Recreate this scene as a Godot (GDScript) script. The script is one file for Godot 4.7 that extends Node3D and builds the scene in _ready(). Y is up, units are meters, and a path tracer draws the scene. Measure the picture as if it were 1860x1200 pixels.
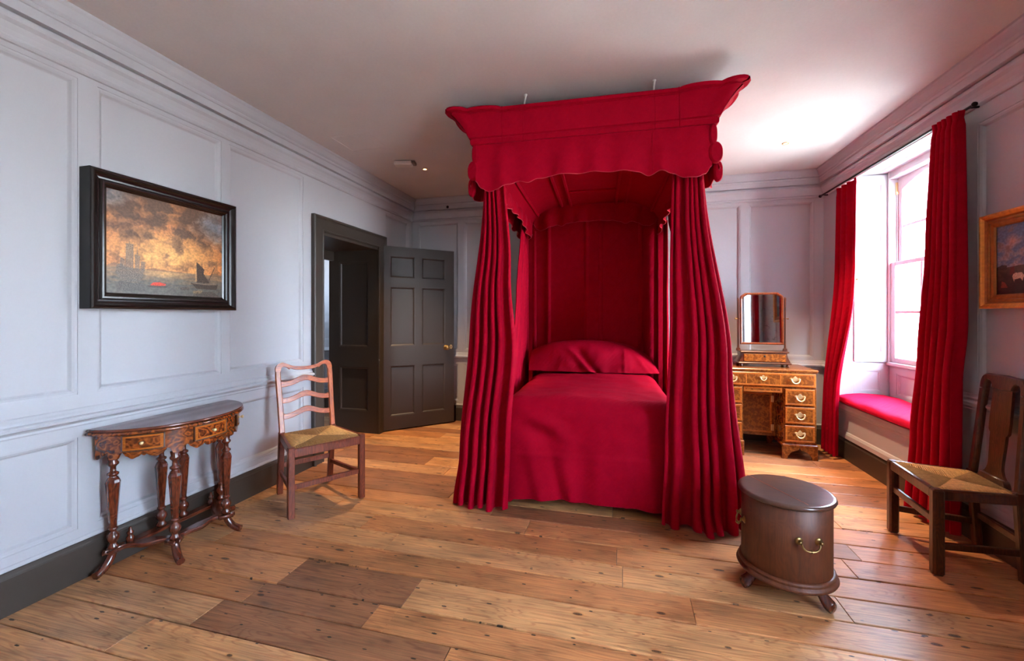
extends Node3D

# A panelled Georgian bedroom: red four-poster, walnut furniture, two tall windows in the right wall.
const XL := -2.585
const XR := 1.985
const ZB := -4.89
const ZF := 1.5
const H := 2.76

var M := {}
var used := {}

const SKY_E := 3.0
const GROUND_E := 2.65
const EXPOSURE := 7.6
const LAMP_E := 1.3
var rng := RandomNumberGenerator.new()


# ---------- mesh building ----------
class B:
	var st := SurfaceTool.new()
	var uv_on := false

	func _init() -> void:
		st.begin(Mesh.PRIMITIVE_TRIANGLES)
		st.set_smooth_group(-1)

	func flat() -> B:
		st.set_smooth_group(-1)
		return self

	func smooth(n := 0) -> B:
		st.set_smooth_group(n)
		return self

	func tri(a: Vector3, b: Vector3, c: Vector3) -> void:
		st.add_vertex(a); st.add_vertex(b); st.add_vertex(c)

	func quad(a: Vector3, b: Vector3, c: Vector3, d: Vector3) -> void:
		tri(a, b, c); tri(a, c, d)

	func quad_uv(a: Vector3, b: Vector3, c: Vector3, d: Vector3, ua: Vector2, ub: Vector2, uc: Vector2, ud: Vector2) -> void:
		var p := [a, b, c, a, c, d]
		var u := [ua, ub, uc, ua, uc, ud]
		for i in 6:
			st.set_uv(u[i]); st.add_vertex(p[i])

	# a convex polygon turned so that its face looks away from the point "from"
	func face(p: Array, from: Vector3) -> void:
		var m := Vector3.ZERO
		for q: Vector3 in p: m += q
		m /= p.size()
		var n: Vector3 = (p[1] - p[0]).cross(p[2] - p[0])
		var turn := n.dot(m - from) > 0.0
		for i in range(1, p.size() - 1):
			if turn: tri(p[0], p[i + 1], p[i])
			else: tri(p[0], p[i], p[i + 1])

	# chamfered box
	func box(c: Vector3, s: Vector3, b := 0.004, bas := Basis.IDENTITY) -> B:
		flat()
		var h := s * 0.5
		b = minf(b, minf(h.x, minf(h.y, h.z)) * 0.9)
		var pt := func(sx: float, sy: float, sz: float, k: int) -> Vector3:
			var v := Vector3(sx * (h.x - b), sy * (h.y - b), sz * (h.z - b))
			v[k] += b * ([sx, sy, sz][k])
			return c + bas * v
		for k in 3:
			var i := (k + 1) % 3
			var j := (k + 2) % 3
			for s0: float in [-1.0, 1.0]:
				var q := []
				for e: Array in [[-1, -1], [1, -1], [1, 1], [-1, 1]]:
					var g := [0.0, 0.0, 0.0]
					g[k] = s0; g[i] = float(e[0]); g[j] = float(e[1])
					q.append(pt.call(g[0], g[1], g[2], k))
				face(q, c)
			if b > 0.0:
				for si: float in [-1.0, 1.0]:
					for sj: float in [-1.0, 1.0]:
						var g0 := [0.0, 0.0, 0.0]
						g0[i] = si; g0[j] = sj; g0[k] = -1.0
						var g1 := g0.duplicate()
						g1[k] = 1.0
						face([pt.call(g0[0], g0[1], g0[2], i), pt.call(g0[0], g0[1], g0[2], j), pt.call(g1[0], g1[1], g1[2], j), pt.call(g1[0], g1[1], g1[2], i)], c)
		if b > 0.0:
			for sx: float in [-1.0, 1.0]:
				for sy: float in [-1.0, 1.0]:
					for sz: float in [-1.0, 1.0]:
						face([pt.call(sx, sy, sz, 0), pt.call(sx, sy, sz, 1), pt.call(sx, sy, sz, 2)], c)
		return self

	# a bar of rectangular section from p to q
	func bar(p: Vector3, q: Vector3, w: float, d: float, b := 0.004, side := Vector3.ZERO) -> B:
		var y := (q - p).normalized()
		var x := side if side != Vector3.ZERO else (Vector3.RIGHT if absf(y.x) < 0.9 else Vector3.BACK)
		x = (x - y * x.dot(y)).normalized()
		var z := x.cross(y)
		return box((p + q) * 0.5, Vector3(w, p.distance_to(q), d), b, Basis(x, y, z))

	# round tube through points; radii one number or one per point
	func tube(pts: Array, radii, sides := 10, caps := true) -> B:
		smooth()
		var n := pts.size()
		var rings := []
		var up := Vector3.UP
		var last := Vector3.ZERO
		for i in n:
			var t: Vector3 = (pts[mini(i + 1, n - 1)] - pts[maxi(i - 1, 0)]).normalized()
			if i == 0:
				up = Vector3.UP if absf(t.y) < 0.9 else Vector3.RIGHT
				up = (up - t * up.dot(t)).normalized()
			else:
				up = (up - t * up.dot(t)).normalized()
			var s := t.cross(up)
			var r: float = radii[i] if radii is Array else radii
			var ring := []
			for k in sides:
				var a := TAU * k / sides
				ring.append(pts[i] + (up * cos(a) + s * sin(a)) * r)
			rings.append(ring)
			last = t
		for i in n - 1:
			for k in sides:
				var k2 := (k + 1) % sides
				quad(rings[i][k], rings[i + 1][k], rings[i + 1][k2], rings[i][k2])
		if caps:
			flat()
			for k in range(1, sides - 1):
				tri(rings[0][0], rings[0][k], rings[0][k + 1])
				tri(rings[n - 1][0], rings[n - 1][k + 1], rings[n - 1][k])
		return self

	# lathe: profile of Vector2(radius, height) from the bottom up, about the vertical through c
	func lathe(c: Vector3, prof: Array, sides := 20, facet := false, bas := Basis.IDENTITY) -> B:
		if facet: flat()
		else: smooth()
		for i in prof.size() - 1:
			for k in sides:
				var a := TAU * (k + (0.5 if facet else 0.0)) / sides
				var a2 := TAU * (k + 1 + (0.5 if facet else 0.0)) / sides
				var p0: Vector2 = prof[i]
				var p1: Vector2 = prof[i + 1]
				var q0 := c + bas * Vector3(cos(a) * p0.x, p0.y, sin(a) * p0.x)
				var q1 := c + bas * Vector3(cos(a) * p1.x, p1.y, sin(a) * p1.x)
				var q2 := c + bas * Vector3(cos(a2) * p1.x, p1.y, sin(a2) * p1.x)
				var q3 := c + bas * Vector3(cos(a2) * p0.x, p0.y, sin(a2) * p0.x)
				if p0.x < 1e-5: tri(q0, q1, q2)
				elif p1.x < 1e-5: tri(q0, q1, q3)
				else: quad(q0, q1, q2, q3)
		return self

	# mitred moulding round a rectangle: profile of Vector2(inset, height along n); sides 0 bottom 1 right 2 top 3 left
	func frame(o: Vector3, u: Vector3, v: Vector3, n: Vector3, w: float, h: float, prof: Array, sides := [0, 1, 2, 3]) -> B:
		flat()
		for i in prof.size() - 1:
			var a: Vector2 = prof[i]
			var b: Vector2 = prof[i + 1]
			var pc := [_fc(o, u, v, n, w, h, a), _fc(o, u, v, n, w, h, b)]
			for k: int in sides:
				var k2: int = (k + 1) % 4
				quad(pc[0][k], pc[1][k], pc[1][k2], pc[0][k2])
		return self

	func _fc(o: Vector3, u: Vector3, v: Vector3, n: Vector3, w: float, h: float, p: Vector2) -> Array:
		var t := p.x
		var q := o + n * p.y
		return [q + u * t + v * t, q + u * (w - t) + v * t, q + u * (w - t) + v * (h - t), q + u * t + v * (h - t)]

	# straight moulding from a to b; profile of Vector2(out, up)
	func strip(a: Vector3, b: Vector3, out: Vector3, prof: Array, caps := true, up := Vector3.UP) -> B:
		flat()
		var n := prof.size()
		for i in n - 1:
			var p: Vector3 = out * prof[i].x + up * prof[i].y
			var q: Vector3 = out * prof[i + 1].x + up * prof[i + 1].y
			quad(a + p, a + q, b + q, b + p)
		if caps:
			var pl := PackedVector2Array(prof)
			var ix := Geometry2D.triangulate_polygon(pl)
			for e: Vector3 in [a, b]:
				for i in range(0, ix.size(), 3):
					tri(e + out * pl[ix[i]].x + up * pl[ix[i]].y, e + out * pl[ix[i + 1]].x + up * pl[ix[i + 1]].y, e + out * pl[ix[i + 2]].x + up * pl[ix[i + 2]].y)
		return self

	# extruded outline in the plane o,u,v with thickness d along n (centred on the plane), edges eased by b
	func prism(outline: Array, o: Vector3, u: Vector3, v: Vector3, n: Vector3, d: float, b := 0.003) -> B:
		var pl := PackedVector2Array(outline)
		var inner := pl
		if b > 0.0:
			inner = PackedVector2Array()
			var cw := Geometry2D.is_polygon_clockwise(pl)
			for i in pl.size():
				var p0 := pl[(i + pl.size() - 1) % pl.size()]
				var p1 := pl[i]
				var p2 := pl[(i + 1) % pl.size()]
				var e := ((p1 - p0).normalized() + (p2 - p1).normalized()).normalized()
				var nn := Vector2(-e.y, e.x) * (-1.0 if cw else 1.0)
				inner.append(p1 + nn * b)
		var ix := Geometry2D.triangulate_polygon(inner)
		if ix.is_empty():
			inner = pl
			ix = Geometry2D.triangulate_polygon(inner)
		flat()
		var hd := d * 0.5
		for sd: float in [-1.0, 1.0]:
			for i in range(0, ix.size(), 3):
				var q := []
				for k in 3:
					var p := inner[ix[i + k]]
					q.append(o + u * p.x + v * p.y + n * hd * sd)
				face(q, q[0] - n * sd)
		smooth(3)
		for i in pl.size():
			var j := (i + 1) % pl.size()
			var a0 := o + u * pl[i].x + v * pl[i].y
			var a1 := o + u * pl[j].x + v * pl[j].y
			var c0 := o + u * inner[i].x + v * inner[i].y
			var c1 := o + u * inner[j].x + v * inner[j].y
			var hb := hd - b
			quad(a0 - n * hb, a0 + n * hb, a1 + n * hb, a1 - n * hb)
			if b > 0.0:
				quad(a0 + n * hb, c0 + n * hd, c1 + n * hd, a1 + n * hb)
				quad(c0 - n * hd, a0 - n * hb, a1 - n * hb, c1 - n * hd)
		return self

	# smooth sheet f(u, v) -> Vector3 with u, v in 0..1; thick > 0 gives it a back and edges
	func sheet(nu: int, nv: int, f: Callable, thick := 0.0, group := 0) -> B:
		smooth(group)
		var g := []
		for i in nu + 1:
			var row := []
			for j in nv + 1:
				row.append(f.call(float(i) / nu, float(j) / nv))
			g.append(row)
		for i in nu:
			for j in nv:
				quad(g[i][j], g[i][j + 1], g[i + 1][j + 1], g[i + 1][j])
		if thick > 0.0:
			var k := []
			for i in nu + 1:
				var row := []
				for j in nv + 1:
					var du: Vector3 = g[mini(i + 1, nu)][j] - g[maxi(i - 1, 0)][j]
					var dv: Vector3 = g[i][mini(j + 1, nv)] - g[i][maxi(j - 1, 0)]
					row.append(g[i][j] - dv.cross(du).normalized() * -thick)
				k.append(row)
			smooth(group + 1)
			for i in nu:
				for j in nv:
					quad(k[i][j], k[i + 1][j], k[i + 1][j + 1], k[i][j + 1])
			flat()
			for i in nu:
				quad(g[i][0], g[i + 1][0], k[i + 1][0], k[i][0])
				quad(g[i][nv], k[i][nv], k[i + 1][nv], g[i + 1][nv])
			for j in nv:
				quad(g[0][j], k[0][j], k[0][j + 1], g[0][j + 1])
				quad(g[nu][j], g[nu][j + 1], k[nu][j + 1], k[nu][j])
		return self

	func done(m: Material) -> ArrayMesh:
		st.generate_normals()
		st.set_material(m)
		return st.commit()


# ---------- scene tree ----------
func numbered(called: String) -> String:
	if not used.has(called):
		used[called] = 0
		return called
	used[called] += 1
	return "%s_%03d" % [called, used[called]]


func tag(o: Node3D, label: String, category: String, group := "") -> Node3D:
	o.set_meta("label", label)
	o.set_meta("category", category)
	if group: o.set_meta("group", group)
	return o


func thing(called: String, label: String, category: String, at := Vector3.ZERO, turn := 0.0, group := "") -> Node3D:
	var o := Node3D.new()
	o.name = numbered(called)
	add_child(o)
	o.position = at
	o.rotation.y = turn
	return tag(o, label, category, group)


func part(called: String, b: B, m: Material, parent: Node3D) -> MeshInstance3D:
	var o := MeshInstance3D.new()
	o.name = called
	o.mesh = b.done(m)
	parent.add_child(o, true)
	return o


func solo(called: String, b: B, m: Material, label: String, category: String, group := "") -> MeshInstance3D:
	var o := MeshInstance3D.new()
	o.name = numbered(called)
	o.mesh = b.done(m)
	add_child(o)
	tag(o, label, category, group)
	return o


func struct(called: String, b: B, m: Material) -> MeshInstance3D:
	var o := MeshInstance3D.new()
	o.name = called
	o.mesh = b.done(m)
	add_child(o, true)
	o.set_meta("kind", "structure")
	return o


func v2(a: Array) -> Array:
	var r := []
	for i in range(0, a.size(), 2): r.append(Vector2(a[i], a[i + 1]))
	return r


func ramp(pts: Array, t: float) -> float:  # smooth curve through [t, value] pairs
	if t <= pts[0][0]: return pts[0][1]
	for i in pts.size() - 1:
		if t <= pts[i + 1][0]:
			var k: float = (t - pts[i][0]) / (pts[i + 1][0] - pts[i][0])
			k = k * k * (3.0 - 2.0 * k)
			return lerpf(pts[i][1], pts[i + 1][1], k)
	return pts[-1][1]


func curve2(pts: Array, steps := 6) -> Array:  # Catmull-Rom through Vector2 points
	var r := []
	var n := pts.size()
	for i in n - 1:
		var p0: Vector2 = pts[maxi(i - 1, 0)]
		var p1: Vector2 = pts[i]
		var p2: Vector2 = pts[i + 1]
		var p3: Vector2 = pts[mini(i + 2, n - 1)]
		for k in steps:
			r.append(p1.cubic_interpolate(p2, p0, p3, float(k) / steps))
	r.append(pts[n - 1])
	return r


func curve3(pts: Array, steps := 5) -> Array:
	var r := []
	var n := pts.size()
	for i in n - 1:
		for k in steps:
			r.append((pts[i] as Vector3).cubic_interpolate(pts[i + 1], pts[maxi(i - 1, 0)], pts[mini(i + 2, n - 1)], float(k) / steps))
	r.append(pts[n - 1])
	return r


func _ready() -> void:
	# camera: level, lens shifted down a little, turned left of the room's axis
	var cam := Camera3D.new()
	cam.name = "camera"
	cam.projection = Camera3D.PROJECTION_FRUSTUM
	cam.near = 0.05
	cam.far = 200.0
	cam.size = 2.0 * 0.05 * 600.0 / 763.0
	cam.frustum_offset = Vector2(0, -0.05 * 27.0 / 763.0)
	cam.position = Vector3(0, 1.3, 0)
	cam.rotation.y = atan(197.0 / 763.0)
	add_child(cam)
	cam.current = true
	# overcast daylight
	var env := Environment.new()
	env.background_mode = Environment.BG_SKY
	var sky := Sky.new()
	var sm := ProceduralSkyMaterial.new()
	sm.sky_top_color = Color(0.79, 0.885, 1.0)
	sm.sky_horizon_color = Color(0.895, 0.955, 1.0)
	sm.ground_horizon_color = Color(0.88, 0.90, 0.91)
	sm.ground_bottom_color = Color(0.78, 0.80, 0.81)
	sm.sky_energy_multiplier = SKY_E
	sm.ground_energy_multiplier = GROUND_E
	sm.sun_angle_max = 0.0
	sky.sky_material = sm
	env.sky = sky
	env.tonemap_mode = Environment.TONE_MAPPER_LINEAR
	env.tonemap_exposure = EXPOSURE
	env.sdfgi_enabled = true
	env.ssao_enabled = true
	env.ssil_enabled = true
	var we := WorldEnvironment.new()
	we.name = "daylight"
	we.environment = env
	add_child(we)
	rng.seed = 4
	make_materials()
	build_room()
	build_bed()
	build_furniture()


# ---------- materials ----------
func noise(sd: int, freq: float, oct := 4) -> FastNoiseLite:
	var n := FastNoiseLite.new()
	n.seed = sd
	n.noise_type = FastNoiseLite.TYPE_SIMPLEX_SMOOTH
	n.frequency = freq
	n.fractal_octaves = oct
	return n


# grey noise picture w x h, made at sw x sh and stretched
func field(sd: int, freq: float, sw: int, sh: int, w: int, h: int, oct := 4) -> PackedByteArray:
	var im := noise(sd, freq, oct).get_seamless_image(sw, sh)
	im.convert(Image.FORMAT_L8)
	im.resize(w, h, Image.INTERPOLATE_CUBIC)
	return im.get_data()


func tex_of(w: int, h: int, px: PackedByteArray) -> ImageTexture:
	return ImageTexture.create_from_image(Image.create_from_data(w, h, false, Image.FORMAT_RGB8, px))


func mat(c: Color, rough := 0.6, metal := 0.0) -> StandardMaterial3D:
	var m := StandardMaterial3D.new()
	m.albedo_color = c
	m.roughness = rough
	m.metallic = metal
	m.cull_mode = BaseMaterial3D.CULL_DISABLED
	return m


func rgb(r: int, g: int, b: int) -> Color:
	return Color(r / 255.0, g / 255.0, b / 255.0)


func tri_mat(t: Texture2D, scale: Vector3, rough: float, tint := Color.WHITE) -> StandardMaterial3D:
	var m := mat(tint, rough)
	m.albedo_texture = t
	m.uv1_triplanar = true
	m.uv1_scale = scale
	return m


# wood grain: runs along the picture's width; upright = true turns it a quarter
func wood_tex(sd: int, dark: Color, mid: Color, light: Color, w := 512, h := 256, figure := 0.35, upright := false) -> ImageTexture:
	var fine := field(sd, 0.09, 24, 256, w, h, 4)
	var wide := field(sd + 1, 0.03, 48, 128, w, h, 3)
	var blot := field(sd + 2, 0.02, 128, 128, w, h, 4)
	var px := PackedByteArray()
	px.resize(w * h * 3)
	for y in h:
		for x in w:
			var i := y * w + x
			var f := fine[i] / 255.0
			var g := wide[i] / 255.0
			var s := 0.5 + 0.5 * sin(g * 38.0 + f * 3.0)
			var t := clampf(0.5 * f + figure * s + (0.5 - figure) * blot[i] / 255.0, 0.0, 1.0)
			var c := dark.lerp(mid, t * 2.0) if t < 0.5 else mid.lerp(light, t * 2.0 - 1.0)
			var k := ((x * h + y) if upright else i) * 3
			px[k] = int(c.r * 255.0); px[k + 1] = int(c.g * 255.0); px[k + 2] = int(c.b * 255.0)
	return tex_of(h if upright else w, w if upright else h, px)


# burr / oyster figure: swirling dark lines on amber
func burr_tex(sd: int, dark: Color, mid: Color, light: Color, swirl: float, w := 384, strength := 1.0) -> ImageTexture:
	var a := field(sd, 0.012, w, w, w, w, 3)
	var b := field(sd + 1, 0.05, w, w, w, w, 4)
	var c0 := field(sd + 2, 0.16, w, w, w, w, 3)
	var px := PackedByteArray()
	px.resize(w * w * 3)
	for i in w * w:
		var s := sin(a[i] / 255.0 * swirl + b[i] / 255.0 * 3.5)
		var line := pow(0.5 + 0.5 * s, 1.6)
		var t := clampf(0.62 * line + 0.22 * b[i] / 255.0 + 0.24 * c0[i] / 255.0 - 0.04, 0.0, 1.0)
		t = clampf(0.5 + (t - 0.5) * strength, 0.0, 1.0)
		var c := dark.lerp(mid, t * 2.0) if t < 0.5 else mid.lerp(light, t * 2.0 - 1.0)
		px[i * 3] = int(c.r * 255.0); px[i * 3 + 1] = int(c.g * 255.0); px[i * 3 + 2] = int(c.b * 255.0)
	return tex_of(w, w, px)


# an old pine board 2.6 m x 0.26 m: streaks, cathedral figure, knots, nail heads, scuffs
func plank_tex(sd: int, base: Color, worn: float) -> ImageTexture:
	var w := 1280
	var h := 192
	var r := RandomNumberGenerator.new()
	r.seed = sd
	var fine := field(sd, 0.12, 40, 192, w, h, 4)
	var wide := field(sd + 1, 0.02, 80, 96, w, h, 3)
	var blot := field(sd + 2, 0.025, 256, 64, w, h, 4)
	var speck := field(sd + 3, 0.35, 640, 192, w, h, 2)
	var px := PackedByteArray()
	px.resize(w * h * 3)
	var br := base.r * 255.0
	var bg := base.g * 255.0
	var bb := base.b * 255.0
	for i in w * h:
		var f := fine[i] / 255.0
		var s := sin(wide[i] / 255.0 * 52.0 + f * 2.0)
		var line := maxf(0.0, s - 0.35) * 1.2
		var bl := blot[i] / 255.0
		var k := 0.80 + 0.24 * f - 0.17 * line + 0.22 * (bl - 0.45)
		if speck[i] > 208: k -= 0.10
		if bl < 0.30: k -= (0.30 - bl) * 0.35 * worn
		var red := 1.0 + 0.06 * line
		px[i * 3] = int(clampf(br * k * red, 0.0, 255.0))
		px[i * 3 + 1] = int(clampf(bg * (k - 0.03 * line), 0.0, 255.0))
		px[i * 3 + 2] = int(clampf(bb * (k - 0.06 * line) , 0.0, 255.0))
	for n in 5:  # knots with rings of their own
		var cx := r.randi_range(20, w - 20)
		var cy := r.randi_range(14, h - 14)
		var ra := r.randf_range(3.0, 8.0)
		var ex := r.randf_range(1.3, 2.2)
		for y in range(maxi(0, cy - int(ra * 1.6)), mini(h, cy + int(ra * 1.6))):
			for x in range(maxi(0, cx - int(ra * 3.2)), mini(w, cx + int(ra * 3.2))):
				var d := Vector2((x - cx) / ex, y - cy).length() / ra
				if d > 1.5: continue
				var k := 0.42 + 0.16 * sin(d * 15.0) if d < 0.75 else lerpf(0.72, 1.0, clampf((d - 0.75) / 0.4, 0.0, 1.0))
				var i := (y * w + x) * 3
				px[i] = int(px[i] * minf(1.0, k * 1.08)); px[i + 1] = int(px[i + 1] * k); px[i + 2] = int(px[i + 2] * k * 0.95)
	for n in 30:  # nail heads and worm holes
		var cx := r.randi_range(6, w - 6)
		var cy := r.randi_range(8, h - 8) if n > 12 else (r.randi_range(18, 30) if n % 2 else h - r.randi_range(18, 30))
		var rr := r.randf_range(1.2, 3.2)
		var lx := r.randf_range(1.0, 2.6)
		for y in range(cy - 5, cy + 6):
			for x in range(cx - 8, cx + 9):
				if x < 0 or y < 0 or x >= w or y >= h: continue
				var d := Vector2((x - cx) / lx, y - cy).length()
				if d < rr:
					var i := (y * w + x) * 3
					px[i] = int(px[i] * 0.25); px[i + 1] = int(px[i + 1] * 0.22); px[i + 2] = int(px[i + 2] * 0.22)
	for n in 5:  # splits along the grain
		var y0 := r.randf_range(10, h - 10)
		var x0 := r.randi_range(0, w - 220)
		for x in range(x0, x0 + r.randi_range(60, 200)):
			y0 += r.randf_range(-0.35, 0.35)
			var i := (clampi(int(y0), 0, h - 1) * w + x) * 3
			for q in 3: px[i + q] = int(px[i + q] * 0.5)
	return tex_of(w, h, px)


func relief(sd: int, freq: float, w: int, oct := 3) -> ImageTexture:
	var im := noise(sd, freq, oct).get_seamless_image(w, w)
	im.convert(Image.FORMAT_RGBA8)
	im.bump_map_to_normal_map(2.0)
	return ImageTexture.create_from_image(im)


# woollen twill: fine diagonal thread relief
func twill() -> ImageTexture:
	var w := 128
	var im := Image.create(w, w, false, Image.FORMAT_RGBA8)
	var n := noise(5, 0.25, 2)
	for y in w:
		for x in w:
			var k := 0.5 + 0.35 * sin((x + y) * TAU / 8.0) + 0.25 * n.get_noise_2d(x, y)
			k = clampf(k, 0.0, 1.0)
			im.set_pixel(x, y, Color(k, k, k))
	im.bump_map_to_normal_map(1.5)
	return ImageTexture.create_from_image(im)


func cloth_tex(sd: int, c: Color, spread: float) -> ImageTexture:
	var w := 256
	var a := field(sd, 0.02, w, w, w, w, 3)
	var b := field(sd + 1, 0.45, w, w, w, w, 2)
	var px := PackedByteArray()
	px.resize(w * w * 3)
	for i in w * w:
		var k := 1.0 + spread * ((a[i] / 255.0 - 0.5) * 0.8 + (b[i] / 255.0 - 0.5))
		px[i * 3] = int(clampf(c.r * k, 0, 1) * 255.0); px[i * 3 + 1] = int(clampf(c.g * k, 0, 1) * 255.0); px[i * 3 + 2] = int(clampf(c.b * k, 0, 1) * 255.0)
	return tex_of(w, w, px)


func make_materials() -> void:
	# oil paint on panelling: faint brush relief, no gradients
	var brush := relief(11, 0.05, 256, 4)
	M.paint = mat(rgb(171, 171, 175), 0.52)
	M.dark_paint = mat(rgb(58, 50, 43), 0.42)
	for k: String in ["paint", "dark_paint"]:
		M[k].normal_enabled = true
		M[k].normal_texture = brush
		M[k].normal_scale = 0.06
		M[k].uv1_triplanar = true
		M[k].uv1_scale = Vector3.ONE * 3.0
	M.white_paint = mat(rgb(196, 199, 208), 0.4)
	M.ceiling = tri_mat(cloth_tex(31, Color(0.78, 0.757, 0.742), 0.03), Vector3.ONE * 0.5, 0.85)
	M.ceiling.normal_enabled = true
	M.ceiling.normal_texture = relief(12, 0.012, 256, 3)
	M.ceiling.normal_scale = 0.10
	M.plaster = mat(rgb(205, 200, 192), 0.9)
	M.outside = mat(rgb(170, 165, 158), 0.9)
	# red wool
	var tw := twill()
	M.red = tri_mat(cloth_tex(41, rgb(158, 1, 32), 0.10), Vector3.ONE * 1.5, 0.78)
	M.red_flat = tri_mat(cloth_tex(43, rgb(154, 1, 31), 0.08), Vector3.ONE * 1.5, 0.8)
	M.cushion = tri_mat(cloth_tex(47, rgb(196, 22, 66), 0.10), Vector3.ONE * 1.5, 0.72)
	for k: String in ["red", "red_flat", "cushion"]:
		M[k].normal_enabled = true
		M[k].normal_texture = tw
		M[k].normal_scale = 0.25
		M[k].metallic_specular = 0.18
	M.red_window = M.red.duplicate()
	M.red_window.backlight_enabled = true
	M.red_window.backlight = Color(0.30, 0.01, 0.05)
	M.braid = mat(rgb(190, 48, 66), 0.7)
	# woods
	M.mahogany = tri_mat(wood_tex(61, rgb(46, 17, 10), rgb(90, 37, 21), rgb(132, 62, 35), 512, 256, 0.35, true), Vector3(3, 1.6, 3), 0.26)
	M.mahogany_h = tri_mat(wood_tex(61, rgb(50, 21, 13), rgb(92, 42, 26), rgb(128, 66, 40), 512, 256, 0.35, false), Vector3(1.6, 3, 1.6), 0.26)
	M.dark_oak = tri_mat(wood_tex(71, rgb(36, 18, 11), rgb(74, 38, 22), rgb(116, 64, 34), 512, 256, 0.3, true), Vector3(3, 1.6, 3), 0.28)
	M.elm = tri_mat(wood_tex(81, rgb(114, 46, 14), rgb(174, 82, 32), rgb(208, 120, 54), 512, 256, 0.3, true), Vector3(3.2, 1.6, 3.2), 0.30)
	M.elm_h = tri_mat(wood_tex(81, rgb(116, 44, 12), rgb(180, 80, 28), rgb(214, 122, 50), 512, 256, 0.3, false), Vector3(1.8, 3, 1.8), 0.28)
	M.elm_leg = tri_mat(wood_tex(84, rgb(70, 28, 17), rgb(118, 52, 32), rgb(156, 80, 50), 512, 256, 0.3, true), Vector3(3.2, 1.6, 3.2), 0.36)
	M.pot_wood = tri_mat(wood_tex(91, rgb(54, 25, 12), rgb(96, 48, 24), rgb(126, 68, 36), 512, 256, 0.2, true), Vector3(2.2, 1.2, 2.2), 0.5)
	M.pot_top = tri_mat(wood_tex(93, rgb(52, 30, 22), rgb(78, 48, 36), rgb(100, 66, 50), 512, 256, 0.2, false), Vector3(1.2, 2.2, 2.2), 0.30)
	M.oyster = tri_mat(burr_tex(101, rgb(44, 18, 9), rgb(120, 56, 22), rgb(182, 96, 38), 22.0), Vector3.ONE * 1.9, 0.20)
	M.burr = tri_mat(burr_tex(111, rgb(84, 42, 14), rgb(124, 66, 22), rgb(162, 98, 38), 13.0, 384, 0.75), Vector3.ONE * 2.0, 0.26)
	M.banding = tri_mat(wood_tex(121, rgb(124, 60, 18), rgb(166, 90, 30), rgb(194, 122, 48), 256, 128, 0.3, false), Vector3.ONE * 4.0, 0.26)
	M.mirror_wood = tri_mat(wood_tex(131, rgb(58, 24, 14), rgb(102, 46, 24), rgb(142, 72, 40), 256, 128, 0.3, true), Vector3.ONE * 3.0, 0.25)
	for k: String in ["oyster", "mahogany", "mahogany_h", "pot_top"]:
		M[k].clearcoat_enabled = true
		M[k].clearcoat = 0.5
		M[k].clearcoat_roughness = 0.12
	M.ebony = mat(rgb(30, 21, 18), 0.22)
	M.ebony_flat = mat(rgb(22, 21, 21), 0.6)
	M.gilt = tri_mat(cloth_tex(141, rgb(206, 142, 58), 0.30), Vector3.ONE * 6.0, 0.38)
	M.gilt.metallic = 0.55
	M.gilt_dark = tri_mat(cloth_tex(143, rgb(150, 88, 30), 0.30), Vector3.ONE * 6.0, 0.45)
	M.gilt_dark.metallic = 0.4
	M.brass = mat(rgb(224, 198, 142), 0.36, 0.75)
	M.old_brass = mat(rgb(146, 118, 74), 0.34, 0.9)
	M.iron = mat(rgb(24, 23, 23), 0.4, 0.5)
	M.black = mat(rgb(10, 10, 10), 0.5)
	M.white_plastic = mat(rgb(206, 198, 188), 0.45)
	M.grey_plastic = mat(rgb(120, 108, 104), 0.5)
	M.wire = mat(rgb(220, 218, 212), 0.4)
	# rush
	M.rush = []
	for i in 4:
		M.rush.append(mat([rgb(176, 134, 78), rgb(158, 116, 64), rgb(188, 150, 92), rgb(140, 102, 56)][i], 0.6))
	M.rush_tex = tri_mat(cloth_tex(151, rgb(196, 150, 88), 0.5), Vector3(9, 9, 9), 0.62)
	M.rush_tex2 = tri_mat(cloth_tex(157, rgb(160, 122, 72), 0.5), Vector3(9, 9, 9), 0.62)
	# glass and old silvering
	M.glass = mat(Color(0.95, 0.97, 1.0, 0.06), 0.02)
	M.glass.transparency = BaseMaterial3D.TRANSPARENCY_ALPHA
	M.silver = mat(Color.WHITE, 0.03, 1.0)
	M.silver.albedo_texture = silvering()
	M.silver.uv1_triplanar = true
	M.silver.uv1_scale = Vector3.ONE * 2.2
	M.lamp = mat(Color(1.0, 0.85, 0.6), 0.4)
	M.lamp.emission_enabled = true
	M.lamp.emission = Color(1.0, 0.80, 0.50)
	M.lamp.emission_energy_multiplier = 3.0
	# pine boards
	M.plank = []
	var tints := [rgb(202, 138, 88), rgb(192, 128, 80), rgb(210, 152, 100), rgb(156, 104, 70), rgb(198, 146, 100)]
	for i in 5:
		var m := mat(Color.WHITE, [0.36, 0.40, 0.34, 0.42, 0.38][i])
		m.albedo_texture = plank_tex(200 + i * 10, tints[i], [0.5, 0.8, 0.4, 1.0, 0.9][i])
		M.plank.append(m)
	M.gap = mat(rgb(26, 17, 12), 0.9)


# foxed silvering: speckled and blotched all over
func silvering() -> ImageTexture:
	var w := 256
	var a := field(301, 0.03, w, w, w, w, 4)
	var b := field(302, 0.3, w, w, w, w, 2)
	var px := PackedByteArray()
	px.resize(w * w * 3)
	for i in w * w:
		var k := 0.86
		if a[i] > 190: k -= (a[i] - 190) / 255.0 * 0.8
		if b[i] > 185 and a[i] > 120: k -= 0.16
		k = clampf(k, 0.3, 0.9)
		px[i * 3] = int(k * 255.0); px[i * 3 + 1] = int(k * 252.0); px[i * 3 + 2] = int(k * 248.0)
	return tex_of(w, w, px)


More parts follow.
